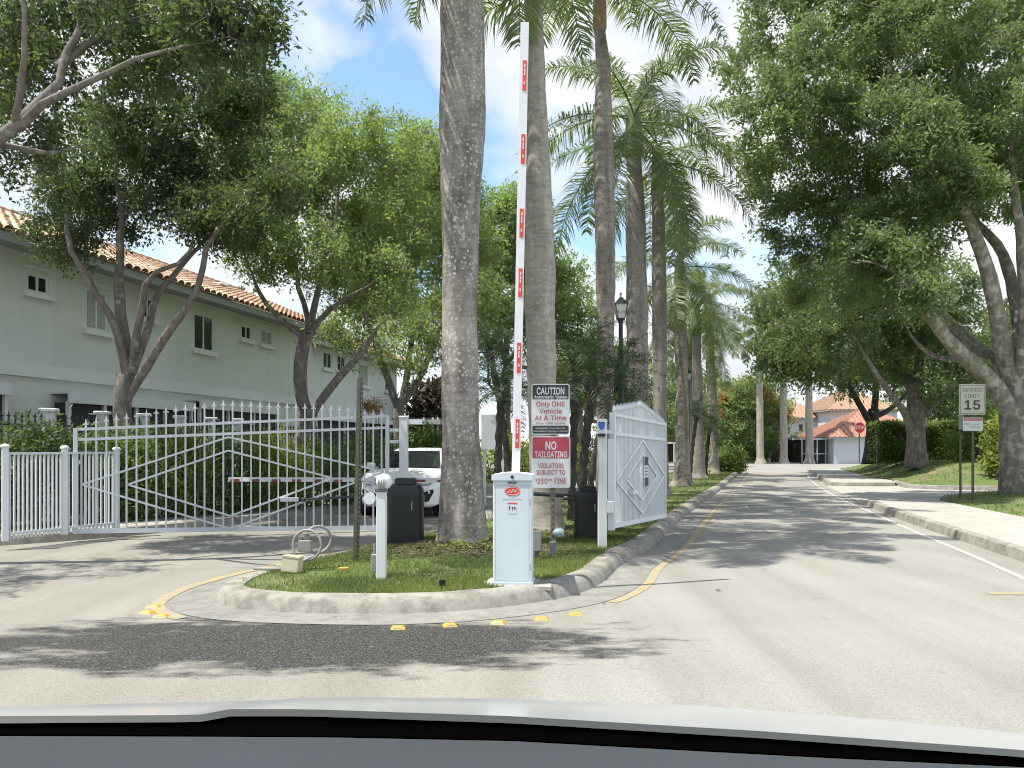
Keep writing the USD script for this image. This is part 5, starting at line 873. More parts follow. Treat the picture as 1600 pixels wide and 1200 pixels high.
# black iron fence with white piers
fa, fb = np.array([-10.3, 10.0, .14]), np.array([-5.0, 26.4, .14]); fu = (fb - fa) / np.linalg.norm(fb - fa); FLn = np.linalg.norm(fb - fa)
fn = thing('iron_fence', 'black iron spear fence with white capped piers before the house', 'fence', fa)
for z in (.35, 1.78): m = MB(); m.bar(fa + [0, 0, z], fb + [0, 0, z], .035, .035); m.build('rail', M['black_iron'], fn)
k = 0
for d in np.arange(.1, FLn, .135):
    q = fa + fu * d; m = MB(); m.bar(q + [0, 0, .05], q + [0, 0, 1.88], .024, .024, fu); fin(m, q + [0, 0, 1.88], .15, .028, fu); m.build('picket', M['black_iron'], fn); k += 1
for px in (77, 160, 225, 281, 330, 372):
    r_ = (px - 800) / FPX; d = (fa[0] - r_ * fa[1]) / (r_ * fu[1] - fu[0]); q = fa + fu * d; m = MB(); m.box(q + [0, 0, 1.02], (.2, .2, 2.04), rz=17); pr = m.build('pier', M['trim'], fn)
    m = MB(); m.box(q + [0, 0, 2.07], (.29, .29, .07), rz=17, ch=.015); m.build('pier_cap', M['trim'], pr)
# ------------------------------------------------------------------ barrier
br = thing('barrier_gate', 'white barrier cabinet with red oval badge and raised striped arm', 'barrier', (0.0, 8.05, .14))
BX, BY, BZ = .015, 8.06, .15; bw, bdp, bh = .385, .34, 1.03; rzB = -4
m = MB(); m.box((BX, BY, BZ + bh / 2), (bw, bdp, bh), rz=rzB, ch=.008); m.build('cabinet', M['barrier'], br)
cap = [(-.205, 0), (.205, 0), (.205, .055)] + [(x, .055 + .022 * (1 - (x / .205) ** 2)) for x in np.linspace(.19, -.19, 9)] + [(-.205, .055)]
ca, sa = math.cos(math.radians(rzB)), math.sin(math.radians(rzB)); EX = np.array([ca, sa, 0]); NB = np.array([sa, -ca, 0])     # across, and out of the front
m = MB(); m.poly(cap, np.array([BX, BY, BZ + bh]) - NB * .185, EX, (0, 0, 1), .37); lid = m.build('lid', M['barrier'], br)
F0 = np.array([BX, BY, BZ]) + NB * (bdp / 2)
def disc(c, r, t, nrm, n=16, sx=1.0):
    mb = MB(); a = np.arange(n) * 2 * np.pi / n; mb.poly(np.column_stack([np.cos(a) * r * sx, np.sin(a) * r]), c, EX, (0, 0, 1), t); return mb
disc(F0 + NB * .018 + [0, 0, bh + .035], .016, .006, NB).build('lock', M['black'], lid)
for x0_, z0_, x1_, z1_ in ((-.165, .04, -.165, bh - .05), (.165, .04, .165, bh - .05), (-.165, .04, .165, .04), (-.165, bh - .05, .165, bh - .05)):
    m = MB(); m.bar(F0 + EX * x0_ + [0, 0, z0_] + NB * .0004, F0 + EX * x1_ + [0, 0, z1_] + NB * .0004, .0028, .0016, NB); m.build('door_seam', M['fascia'], br)
for z_ in (.18, .82): m = MB(); m.tube([F0 + EX * .178 + [0, 0, z_ - .03] + NB * .004, F0 + EX * .178 + [0, 0, z_ + .03] + NB * .004], .006, 8); m.build('hinge', M['fascia'], br)
m = MB(); m.box((BX, BY, BZ + .012), (bw + .03, bdp + .03, .025), rz=rzB); m.build('base_flange', M['barrier'], br)
m = MB(); m.box(F0 + [0, 0, bh - .022] + NB * .004, (.085, .012, .022), rz=rzB); m.build('latch', M['grey_box'], br)
ov = disc(F0 + [0, 0, bh - .105] + NB * .0005, .047, .002, NB, 28, 1.65).build('badge', M['red'], br)
m = MB(); a = np.linspace(0, 2 * math.pi, 29); pts = np.column_stack([np.cos(a) * .070, np.sin(a) * .039]); m.tube([F0 + [0, 0, bh - .105] + NB * .0032 + EX * p[0] + np.array([0, 0, p[1]]) for p in pts], .0016, 4); m.build('badge_ring', M['sign_white'], ov)
m = MB(); xs = np.linspace(-.048, .048, 40); m.tube([F0 + [0, 0, bh - .105] + NB * .0034 + EX * x + np.array([0, 0, .014 * math.sin(x * 190) + .004 * math.sin(x * 77)]) for x in xs], .0024, 4); m.build('badge_script', M['sign_white'], ov)
m = MB(); m.box(F0 + [0, 0, bh - .225] + NB * .001, (.095, .003, .011), rz=rzB); m.build('red_strip', M['red'], br)
m = MB(); m.box(F0 + [0, 0, bh - .285] + NB * .001, (.082, .003, .085), rz=rzB); stk = m.build('sticker', M['sign_white'], br)
for dx, dz, w, h in ((-.03, 0, .010, .034), (.0, -.008, .006, .03), (.012, .006, .03, .007), (.026, -.004, .010, .022), (-.02, .012, .012, .006)):
    m = MB(); m.box(F0 + [0, 0, bh - .272 + dz] + EX * dx + NB * .0032, (w, .002, h), rz=rzB); m.build('sticker_mark', M['sign_black'], stk)
for dx in np.linspace(-.085, .085, 9): m = MB(); m.box(F0 + [0, 0, bh - .185] + EX * dx + NB * .0008, (.010, .0016, .016), rz=rzB); m.build('faint_letter', M['fascia'], br)
A0, A1 = P(806, 736, 8.2), P(820, 36, 8.2); av = (A1 - A0); AL = np.linalg.norm(av); av /= AL
m = MB(); m.bar(A0 - av * .1, A1, .085, .04, (0, 1, 0)); arm = m.build('arm', M['arm'], br)
for (ya, yb) in ((655, 700), (536, 583), (420, 465), (327, 372), (211, 257), (96, 143)):
    ta, tb = (736 - yb) / 700 * AL, (736 - ya) / 700 * AL; m = MB(); m.bar(A0 + av * ta + [.008, -.0225, 0], A0 + av * tb + [.008, -.0225, 0], .04, .004, (0, 1, 0)); bd_ = m.build('red_band', M['red'], arm)
    for t0, t1 in ((.62, .72), (.50, .60), (.76, .88), (.2, .3)): m = MB(); m.bar(A0 + av * (ta + (tb - ta) * t0) + [.008, -.0255, 0], A0 + av * (ta + (tb - ta) * t1) + [.008, -.0255, 0], .014, .002, (0, 1, 0)); m.build('band_mark', M['sign_white'], bd_)
pd = thing('concrete_pad', 'thin concrete pad under the white barrier cabinet', 'pad', (0, 8.05, .13)); m = MB(); m.box((BX + .06, BY + .02, .128), (.66, .5, .05), rz=rzB, ch=.01); m.build('slab', M['walk'], pd)
# second barrier: arm down across the left lane beyond the gate
b2 = thing('barrier_gate', 'second barrier with faded red striped arm lowered across the left lane behind the gate', 'barrier', P(722, 700, 15.6) * [1, 1, 0] + [0, 0, .14])
Z2 = 1.5 - 49 * 15.9 / FPX; a, b = np.array([*P(357, 748, 15.9)[:2], Z2]), np.array([*P(712, 748, 15.75)[:2], Z2 - .01])
m = MB(); m.bar(a, b, .085, .04, (0, 1, 0)); arm2 = m.build('arm', M['arm'], b2); nb_ = 11
for i in range(nb_):
    s0, s1 = (i + .12) / nb_, (i + .55) / nb_; m = MB(); m.bar(a + (b - a) * s0 + [0, -.024, -.018], a + (b - a) * s1 + [0, -.024, -.016], .004, .05); m.build('red_band', M['dark_red'], arm2)
m = MB(); m.box(P(722, 700, 15.75) * [1, 1, 0] + [0, 0, .66], (.36, .36, 1.05), ch=.01); m.build('cabinet', M['barrier'], b2)
# ------------------------------------------------------------------ gate operators
def operator(label, c, h, rr, rz):
    o = thing('gate_operator', label, 'gate motor', c, 'black gate motor cabinets'); c = np.asarray(c)
    pf_ = [(-rr, -rr * .8), (rr, -rr * .8), (rr, rr * .8), (-rr, rr * .8)]; g = Polygon(pf_).buffer(-.07).buffer(.07, quad_segs=5)
    m = MB(); m.poly(g, c, (1, 0, 0), (0, 1, 0), h * .80); m.build('cover', M['black'], o, smooth=35)
    m = MB(); P0 = np.array(g.exterior.coords)[:-1]; n = len(P0); rings = [(1.0, .80), (.98, .84), (.86, .91), (.62, .93), (.60, 1.0), (.5, 1.015)]
    v = np.vstack([np.column_stack([P0 * k, np.full(n, h * z)]) for k, z in rings] + [[[0, 0, h * 1.015]]]) + c; i, j = np.meshgrid(np.arange(len(rings) - 1), np.arange(n), indexing='ij'); j2 = (j + 1) % n
    f = np.stack([i * n + j, i * n + j2, (i + 1) * n + j2, (i + 1) * n + j], -1).reshape(-1, 4); m.add(v, f); q = np.arange(n); m.f.append(np.stack([q + (len(rings) - 1) * n, (q + 1) % n + (len(rings) - 1) * n, np.full(n, len(v) - 1)], 1)); m.build('hood', M['black'], o, smooth=35)
    m = MB(); m.box(c + [0, 0, -.01], (rr * 2.3, rr * 2.0, .06), ch=.01); m.build('base', M['walk'], o)
    m = MB(); m.box(c + [rr * .45, -rr * .8 - .003, h * .62], (.012, .006, .11)); m.build('label', M['fascia'], o); return o
c1 = np.array([*P(634, 700, 10.9)[:2], .15]); o1 = operator('black motor cabinet with stepped lid left of the nearest palm', c1, .93, .235, 0)
m = MB(); e = gl_p(475, 780)[0]; hub = c1 + [-.05, .1, .60]; m.tube([hub + [0, 0, .05], hub + [-.25, .9, .06], e + [.02, -.05, 0]], .021, 7); m.tube([e + [-.03, -.05, 0], e + [.05, -.05, 0]], .036, 8); m.build('drive_arm', M['black_iron'], o1)
c2 = np.array([1.11, 11.75, .15]); o2 = operator('black motor cabinet behind the right gate post', c2, .78, .20, 0)
m = MB(); m.tube([c2 + [-.1, 0, .66], c2 + [-.36, .0, .66]], .02, 7); m.tube([c2 + [-.1, 0, .58], c2 + [-.36, 0, .60]], .015, 6); m.tube([(.30, 11.75, .83), (.76, 11.75, .80)], .03, 8); m.build('drive_arm', M['black_iron'], o2)
# ------------------------------------------------------------------ signs
def plate(mb, c, w, h, t=.006, rr=.03, ex=(1, 0, 0)):
    g = Polygon([(-w / 2, -h / 2), (w / 2, -h / 2), (w / 2, h / 2), (-w / 2, h / 2)]).buffer(-rr).buffer(rr, quad_segs=4); return mb.poly(g, c, ex, (0, 0, 1), t)
sp = thing('sign_post', 'brown steel post holding the caution and tailgating signs', 'post', (.52, 10.0, .14))
m = MB(); m.box((.510, 10.03, .98), (.045, .012, 1.68)); m.box((.490, 10.045, .98), (.012, .035, 1.68)); m.box((.536, 10.045, .98), (.012, .035, 1.68)); m.build('post', M['post_brown'], sp)
for i in range(22): m = MB(); m.box((.512, 10.022, .25 + i * .075), (.012, .004, .018)); m.build('punched_hole', M['hole'], sp)
s1 = thing('caution_sign', 'black and white CAUTION sign with red lettering, upper of the pair', 'sign', (.486, 10.0, 1.99)); S1c = np.array([.482, 10.008, 1.984]); w, h = .478, .635
plate(MB(), S1c, w, h).build('plate', M['sign_white'], s1)
def front(c, dx, dz, o=.0067): return np.asarray(c) + [dx, -o, dz]
def band(c, x0, x1, z0, z1, m_, par, rr=.018, name='band', o=.0064): 
    mb = MB(); g = Polygon([(x0, z0), (x1, z0), (x1, z1), (x0, z1)]); g = g.buffer(-rr).buffer(rr, quad_segs=3) if rr else g; mb.poly(g, front(c, 0, 0, o), (1, 0, 0), (0, 0, 1), .0008); return mb.build(name, m_, par)
band(S1c, -.226, .226, .125, .305, M['sign_black'], s1); band(S1c, -.226, .226, -.305, -.205, M['sign_black'], s1)
def word(c, txt, hh, dx, dz, wd, m_, par, bold=True): MB().text(txt, hh, front(c, dx, dz, .0075), (1, 0, 0), (0, 0, 1), wd, bold, .0008).build('lettering', m_, par)
word(S1c, 'CAUTION', .083, 0, .228, .345, M['sign_white'], s1); word(S1c, 'Automatic Gates', .037, 0, .155, .415, M['sign_white'], s1)
word(S1c, 'Only ONE', .060, 0, .066, .36, M['sign_red_text'], s1); word(S1c, 'Vehicle', .058, 0, -.022, .285, M['sign_red_text'], s1); word(S1c, 'At A Time', .058, 0, -.107, .40, M['sign_red_text'], s1); word(S1c, 'After Gate Opens', .030, 0, -.172, .37, M['sign_red_text'], s1, False)
word(S1c, 'Management / Association Not', .020, 0, -.236, .37, M['sign_white'], s1, False); word(S1c, 'Responsible For Damage To Vehicles', .020, 0, -.272, .42, M['sign_white'], s1, False)
for dz in (.297, -.297): disc(front(S1c, 0, dz, .0075), .006, .002, None, 8).build('bolt', M['steel'], s1)
s2 = thing('no_tailgating_sign', 'red and white NO TAILGATING sign, lower of the pair', 'sign', (.486, 10.0, 1.33)); S2c = np.array([.486, 10.004, 1.325]); w, h = .485, .645
plate(MB(), S2c, w, h).build('plate', M['sign_white'], s2); band(S2c, -.230, .230, .045, .310, M['sign_red'], s2)
word(S2c, 'NO', .094, 0, .205, .135, M['sign_white'], s2); word(S2c, 'TAILGATING', .072, 0, .095, .405, M['sign_white'], s2)
word(S2c, 'VIOLATORS', .056, 0, -.045, .32, M['sign_red_text'], s2); word(S2c, 'SUBJECT TO', .056, 0, -.128, .36, M['sign_red_text'], s2)
word(S2c, '$', .036, -.185, -.225, .020, M['sign_red_text'], s2); word(S2c, '250', .064, -.107, -.238, .125, M['sign_red_text'], s2); word(S2c, '00', .030, -.012, -.222, .048, M['sign_red_text'], s2); word(S2c, 'FINE', .064, .118, -.238, .145, M['sign_red_text'], s2)
for dz in (.29, -.30): disc(front(S2c, 0, dz, .0075), .006, .002, None, 8).build('bolt', M['steel'], s2)
# perforated bare post
pp = thing('perforated_post', 'bare perforated steel sign post leaning slightly in front of the white gate', 'post', (*P(556, 700, 9.5)[:2], .14))
b_, t_ = np.array([*P(556, 700, 9.5)[:2], .1]), P(563, 590, 9.5); m = MB(); dd = (t_ - b_) / np.linalg.norm(t_ - b_)
for ox, oy, w, d in ((-.012, 0, .036, .006), (-.034, .02, .008, .04), (.020, .012, .03, .006)): m.bar(b_ + [ox, oy, 0], t_ + [ox, oy, 0], w, d, (0, 1, 0))
m.build('post', M['post_dark'], pp)
for i in range(40): q = b_ + (t_ - b_) * ((i + .6) / 40.5); m = MB(); m.box(q + [.020, .007, 0], (.011, .004, .018)); m.build('punched_hole', M['hole_light'], pp)
# white sensor post with flood lamps
wpst = thing('sensor_post', 'short white square post with a round lamp head and disc, on the island grass', 'post', (-1.35, 8.3, .14)); qx, qy = P(596, 700, 8.35)[:2]
m = MB(); m.box((qx, qy, .60), (.098, .098, .92), ch=.005); m.build('post', M['white'], wpst); m = MB(); m.box((qx, qy, 1.065), (.122, .122, .045), ch=.006); m.build('cap', M['grey_box'], wpst)
hd = MB(); cc = np.array([qx + .03, qy - .02, 1.15]); a = np.linspace(-math.pi / 2, math.pi / 2, 9); hd.lathe([(.085 * math.cos(t) + .001, .085 * math.sin(t)) for t in a], cc, 16); hl = hd.build('lamp_head', M['white'], wpst, smooth=50)
for i in range(5): m = MB(); t = -.6 + i * .22; m.tube([cc + [.087 * math.sin(t) * math.cos(u), -.087 * math.cos(t) * math.cos(u), .087 * math.sin(u) - .01] for u in np.linspace(-.75, .55, 7)], .004, 4); m.build('lamp_rib', M['steel'], hl)
m = MB(); ang = np.arange(20) * 2 * np.pi / 20; m.poly(np.column_stack([np.cos(ang) * .062, np.sin(ang) * .062]), (qx - .118, qy - .02, .975), (1, 0, 0), (0, 0, 1), .035); m.build('disc', M['white'], wpst, smooth=35)
m = MB(); m.box((qx - .05, qy - .01, .965), (.1, .03, .03)); m.build('disc_arm', M['white'], wpst); m = MB(); m.box((qx - .075, qy + .01, .30), (.06, .10, .19), ch=.008); m.build('junction_box', M['conduit'], wpst); m = MB(); m.tube([(qx - .075, qy + .01, .39), (qx - .075, qy + .01, .5)], .014, 8); m.build('conduit', M['conduit'], wpst)
# tan floodlight with looped conduit, at the nose
fl = thing('floodlight', 'tan ground floodlight lying beside loops of grey conduit', 'floodlight', (-2.5, 8.6, .14))
fx, fy = P(456, 700, 8.75)[:2]; m = MB(); v = np.array([[-.10, -.07, 0], [.075, -.07, -.02], [.105, .06, -.02], [-.07, .06, 0], [-.09, -.05, .15], [.085, -.05, .125], [.11, .06, .125], [-.06, .06, .15]]) + [fx, fy, .165]; m.tm(trimesh.convex.convex_hull(v)); m.build('lamp_body', M['tan'], fl)
m = MB(); v2 = np.array([[-.095, -.055, .151], [.09, -.055, .126], [.115, .065, .126], [-.06, .065, .151]]) + [fx, fy, .165]; m.tm(trimesh.convex.convex_hull(np.vstack([v2, v2 + [0, 0, .018]]))); m.build('lamp_rim', M['tan'], fl)
bx_, by_ = P(477, 700, 9.0)[:2]; m = MB(); m.box((bx_, by_, .40), (.155, .08, .13), ch=.008); m.box((bx_ - .05, by_, .475), (.04, .05, .06)); m.box((bx_ + .02, by_, .49), (.05, .05, .09)); m.build('junction_box', M['conduit'], fl)
for (cx, cy, cz, R, yaw, nm) in ((bx_ + .035, by_ - .06, .415, .165, -.15, 1), (bx_ + .12, by_ + .08, .46, .15, .5, 2)):
    t = np.linspace(-2.2, 3.9, 40); m = MB(); m.tube([np.array([cx + R * math.cos(u) * math.cos(yaw), cy + R * math.cos(u) * math.sin(yaw) + .02 * math.sin(u), cz + R * math.sin(u)]) for u in t], .016, 8); m.build('conduit_loop', M['conduit'], fl, smooth=True)
m = MB(); m.tube(spline([(fx - .45, fy + .12, .165), (fx - .25, fy + .02, .175), (fx - .05, fy + .05, .17), (bx_, by_ - .1, .24), (bx_ + .12, by_ - .08, .30)], .05), .017, 8); m.build('conduit', M['conduit'], fl, smooth=True)
# small lamps and boxes near the signs
g1 = thing('ground_lamp', 'small bowl spotlight on a grey pedestal right of the barrier cabinet', 'spotlight', (.53, 10.0, .15)); lx, ly = P(864, 700, 9.9)[:2]
m = MB(); m.box((lx, ly, .25), (.085, .07, .19), ch=.008); m.build('pedestal', M['grey_box'], g1); m = MB(); m.box((lx, ly, .15), (.10, .085, .04)); m.build('foot', M['grey_box'], g1)
m = MB(); m.tube([(lx + .02, ly, .33), (lx + .04, ly, .40)], .01, 6); m.build('stem', M['grey_box'], g1); m = MB(); sphere = trimesh.creation.icosphere(2, .062); v = np.array(sphere.vertices) * [1.3, 1, .95]; v[:, 0] = np.minimum(v[:, 0], .06); m.add(v + [lx + .075, ly, .45], sphere.faces); m.build('lamp_bowl', M['teal_lamp'], g1, smooth=40)
g2 = thing('utility_box', 'grey upright utility box close behind the barrier cabinet', 'utility box', (.42, 9.6, .15)); m = MB(); ux, uy = P(839, 700, 9.7)[:2]; m.box((ux, uy, .37), (.11, .10, .25), ch=.006); m.box((ux, uy, .19), (.05, .05, .14)); m.build('box', M['grey_box'], g2); m = MB(); m.box((ux + .0, uy - .052, .37), (.09, .006, .22)); m.build('door', M['conduit'], g2)
g3 = thing('sprinkler', 'tiny black up-light at the front edge of the island grass', 'spotlight', (-.68, 7.75, .15)); sx_, sy_ = P(691, 700, 7.75)[:2]; m = MB(); m.lathe([(.0, -.03), (.016, -.03), (.016, .015), (.030, .02), (.032, .07), (.026, .07), (.02, .045), (0, .045)], (sx_, sy_, .15), 12); m.build('body', M['black'], g3)
g4 = thing('orange_flag', 'orange plastic scrap lying in the island grass', 'scrap', (-1.75, 8.7, .15)); m = MB(); ox, oy = P(537, 700, 8.75)[:2]; m.box((ox, oy, .185), (.105, .07, .02), rz=8, ch=.004); m.build('chip', M['yellow_marker'], g4)
# raised yellow road markers
mk = [((240, 948), 'raised yellow road marker at the left end of the nose, outermost'), ((230, 957), 'yellow road marker left of the nose, middle of three'), ((252, 963), 'yellow road marker left of the nose, nearest the dark patch'), ((622, 981), 'dirty yellow road marker with pale top before the island kerb'), ((703, 977), 'wide yellow road marker below the nearest palm'), ((778, 973), 'yellow road marker below the barrier cabinet'), ((846, 967), 'yellow road marker below the caution sign'), ((900, 960), 'yellow road marker where the right edge line starts')]
proto = None
for i, ((px, py), lab) in enumerate(mk):
    q = G(px, py, .01)
    if proto is None:
        t = thing('road_marker', lab, 'road marker', q, 'raised road markers round the nose'); proto = t; m = MB(); v = np.array([[sx * a, sy * b, z] for z, a, b in ((-.005, .06, .05), (.016, .04, .032)) for sx in (-1, 1) for sy in (-1, 1)]) + q; m.tm(trimesh.convex.convex_hull(v)); m.build('body', M['yellow_marker'], t)
        m = MB(); m.box(q + [0, -.043, .006], (.07, .004, .010)); m.build('reflector', M['lamp_glass'], t)
    else:
        t = thing('road_marker', lab, 'road marker', q, 'raised road markers round the nose', rz=float((i * 37) % 30 - 15)); t.GetReferences().AddInternalReference(proto.GetPath()); t.SetInstanceable(True)
        UsdGeom.Xformable(t)
# speed sign
sp = thing('speed_sign', 'SPEED LIMIT 15 sign with small red-topped plate on one dark post', 'sign', P(1521, 700, 20.2) * [1, 1, 0] + [0, 0, .25]); SY = 20.2; sc = P(1519, 624, SY)
m = MB(); m.box((P(1521, 700, SY)[0], SY + .03, 1.35), (.055, .03, 2.75)); m.build('post', M['post_dark'], sp)
w, h = 41 / FPX * SY, 48 / FPX * SY; plate(MB(), sc, w, h, .006, .03).build('plate', M['sign_old'], sp)
bo = Polygon([(-w / 2 + .025, -h / 2 + .025), (w / 2 - .025, -h / 2 + .025), (w / 2 - .025, h / 2 - .025), (-w / 2 + .025, h / 2 - .025)]); MB().poly(bo.difference(bo.buffer(-.012)), front(sc, 0, 0, .007), (1, 0, 0), (0, 0, 1), .001).build('border', M['grey_box'], sp)
word(sc, 'SPEED', .100, 0, .235, .50, M['grey_box'], sp, False); word(sc, 'LIMIT', .095, 0, .09, .38, M['grey_box'], sp, False); word(sc, '15', .225, 0, -.14, .40, M['sign_black'], sp)
s3c = P(1520, 663, SY); w3, h3 = 31 / FPX * SY, 21 / FPX * SY; plate(MB(), s3c, w3, h3, .006, .02).build('small_plate', M['sign_white'], sp)
band(s3c, -w3 / 2 + .02, w3 / 2 - .02, h3 / 2 - .08, h3 / 2 - .015, M['sign_red'], sp, .008); word(s3c, 'PRIVATE PROPERTY', .036, 0, h3 / 2 - .048, .40, M['sign_white'], sp, False); word(s3c, 'NO', .05, -.15, 0.01, .09, M['grey_box'], sp, False)
for dz in (-.0, -.05, -.09): m = MB(); m.box(front(s3c, .05, dz, .007), (.24, .001, .014)); m.build('small_print', M['fascia'], sp)
m = MB(); m.box((P(1502, 655, 20.6)[0], 20.6, P(0, 652, 20.6)[2]), (.12, .03, .62)); bk = thing('back_plate', 'grey plate edge-on behind the speed sign', 'sign', P(1502, 700, 20.6) * [1, 1, 0] + [0, 0, .25]); m.build('plate', M['fascia'], bk); m = MB(); m.box((P(1502, 655, 20.6)[0], 20.64, 1.1), (.05, .03, 2.0)); m.build('post', M['post_dark'], bk)
# stop sign
st = thing('stop_sign', 'red octagonal STOP sign left of the dark tree trunk', 'sign', P(1344, 720, 58)); stc = P(1343, 668, 58); a = np.arange(8) * math.pi / 4 + math.pi / 8
m = MB(); m.poly(np.column_stack([np.cos(a), np.sin(a)]) * .42, stc, (1, 0, 0), (0, 0, 1), .01); m.build('border', M['sign_white'], st); m = MB(); m.poly(np.column_stack([np.cos(a), np.sin(a)]) * .39, stc + [0, -.012, 0], (1, 0, 0), (0, 0, 1), .006); m.build('face', M['stop_red'], st)
MB().text('STOP', .24, stc + [0, -.020, 0], (1, 0, 0), (0, 0, 1), .62, True, .002).build('lettering', M['sign_white'], st); m = MB(); m.box((stc[0], 58.04, stc[2] / 2 + .25), (.07, .05, stc[2] - .3)); m.build('post', M['post_dark'], st)
# white panel behind the date palm
bs = thing('blank_sign', 'blank white board behind the small date palm, left of the barrier arm', 'sign', P(771, 700, 19.5) * [1, 1, 0] + [0, 0, .14]); m = MB(); m.box(P(771, 675, 19.5), (.60, .03, .86), ch=.006); m.build('board', M['white'], bs)
for px in (757, 785): m = MB(); m.box((P(px, 700, 19.5)[0], 19.55, .95), (.07, .05, 1.7)); m.build('leg', M['white'], bs)
# street lamps
def lamp(label, px, Yl, z):
    b = P(px, 700, Yl); b[2] = .14; o = thing('street_lamp', label, 'street lamp', b, 'black street lamps on the island'); zl = z
    m = MB(); m.lathe([(.11, 0), (.11, .25), (.07, .32), (.055, .9), (.045, zl - .5), (.06, zl - .48), (.06, zl - .43), (.035, zl - .42), (.035, zl - .40), (0, zl - .4)], b, 12); m.build('pole', M['black_iron'], o, smooth=35)
    c = b + [0, 0, zl - .40]; s4 = np.array([[-1, -1], [1, -1], [1, 1], [-1, 1]])
    def fr(k0, z0, k1, z1, mb): mb.add(np.vstack([np.column_stack([s4 * k0, [z0] * 4]), np.column_stack([s4 * k1, [z1] * 4])]) + c, [[0, 1, 5, 4], [1, 2, 6, 5], [2, 3, 7, 6], [3, 0, 4, 7], [3, 2, 1, 0], [4, 5, 6, 7]])
    m = MB(); fr(.075, .01, .125, .31, m); m.build('lantern_glass', M['lamp_glass'], o); m = MB()
    for sx, sy in s4: m.bar(c + [sx * .078, sy * .078, 0], c + [sx * .13, sy * .13, .32], .014)
    fr(.085, -.02, .085, .012, m); m.build('lantern_frame', M['black_iron'], o); m = MB(); fr(.155, .312, .05, .44, m); fr(.05, .44, .03, .47, m); m.lathe([(.012, .46), (.012, .52), (.03, .54), (.012, .57), (0, .58)], c, 8); m.build('lantern_roof', M['black_iron'], o)
lamp('black lantern street lamp between the mottled palm and the two-toned palm', 970, 17.3, 4.55); lamp('farther black street lamp, pole seen behind the palm with the yellow frond', 1076, 37, 4.9)
# ------------------------------------------------------------------ the white car waiting in the left lane
CO = np.array([-2.50, 17.0, 0.0]); CA = math.atan2(0.12, 0.99); cu = np.array([math.sin(CA + .02), math.cos(CA + .02), 0]); cv_ = np.array([cu[1], -cu[0], 0])      # rearwards; towards the car's left
def CW(l, y, z): return CO + cu * l + cv_ * y + np.array([0, 0, z])
car = thing('parked_car', 'white compact crossover waiting behind the gate in the left lane', 'car', CO)
st_ = [(0.0, .70, .36, .56, .74, .80), (.06, .80, .26, .57, .80, .86), (.22, .87, .22, .58, .85, .91), (.55, .90, .22, .60, .90, .97), (1.0, .905, .24, .62, .94, 1.03), (1.4, .91, .24, .62, .97, 1.05), (3.3, .91, .24, .62, 1.0, 1.08), (3.9, .89, .26, .62, 1.0, 1.08), (4.25, .84, .30, .62, .96, 1.02), (4.38, .72, .40, .62, .85, .9)]
rows = []
for l, w, zb, zm, zs, zt in st_:
    h = [(0, zb), (w * .8, zb), (w * .97, zb + .07), (w, zm - .08), (w * 1.0, zm + .06), (w * .975, zs), (w * .86, zt), (w * .45, zt + .02), (0, zt + .025)]; ring = [CW(l + (abs(y) / w) ** 3 * (.20 if l < .3 else 0), y, z) for y, z in h] + [CW(l + (abs(y) / w) ** 3 * (.20 if l < .3 else 0), -y, z) for y, z in h[-2:0:-1]]; rows.append(ring)
rows = np.array(rows); nR, nK = rows.shape[:2]; i, j = np.meshgrid(np.arange(nR - 1), np.arange(nK), indexing='ij'); j2 = (j + 1) % nK; bm = MB(); bm.add(rows.reshape(-1, 3), np.stack([i * nK + j, i * nK + j2, (i + 1) * nK + j2, (i + 1) * nK + j], -1).reshape(-1, 4))
q = np.arange(1, nK - 1); bm.f.append(np.stack([np.zeros(nK - 2, int), q, q + 1], 1)); bm.f.append(np.stack([np.full(nK - 2, (nR - 1) * nK), q + 1 + (nR - 1) * nK, q + (nR - 1) * nK], 1)); body_tm = trimesh.Trimesh(*bm.mesh(), process=False)
bm.build('body', M['car_white'], car, smooth=40)
gh = [(1.12, .80, 1.04, .78, 1.06), (1.75, .80, 1.05, .62, 1.42), (2.05, .80, 1.05, .60, 1.485), (2.9, .80, 1.06, .60, 1.50), (3.5, .79, 1.07, .58, 1.46), (4.05, .74, 1.03, .66, 1.12)]
rows = np.array([[CW(l, -w0, z0), CW(l, -w0 + .02, z0 + (z1 - z0) * .3), CW(l, -w1 - .02, z1 - .05), CW(l, -w1 + .08, z1), CW(l, 0, z1 + .015), CW(l, w1 - .08, z1), CW(l, w1 + .02, z1 - .05), CW(l, w0 - .02, z0 + (z1 - z0) * .3), CW(l, w0, z0)] for l, w0, z0, w1, z1 in gh])
i, j = np.meshgrid(np.arange(len(gh) - 1), np.arange(8), indexing='ij'); m = MB(); m.add(rows.reshape(-1, 3), np.stack([i * 9 + j, i * 9 + j + 1, (i + 1) * 9 + j + 1, (i + 1) * 9 + j], -1).reshape(-1, 4)); m.build('roof', M['car_white'], car, smooth=30)
m = MB(); o = -cu * .012 + np.array([0, 0, .012]); yy = np.linspace(-1, 1, 9); lo = [CW(1.10 - .10 * (1 - y * y), y * .74, 1.06) + o for y in yy]; hi = [CW(1.78 - .05 * (1 - y * y), y * .57, 1.425) + o for y in yy]; k = np.arange(8); m.add(lo + hi, np.stack([k, k + 1, k + 10, k + 9], 1)); m.build('windscreen', M['car_glass'], car, smooth=True)
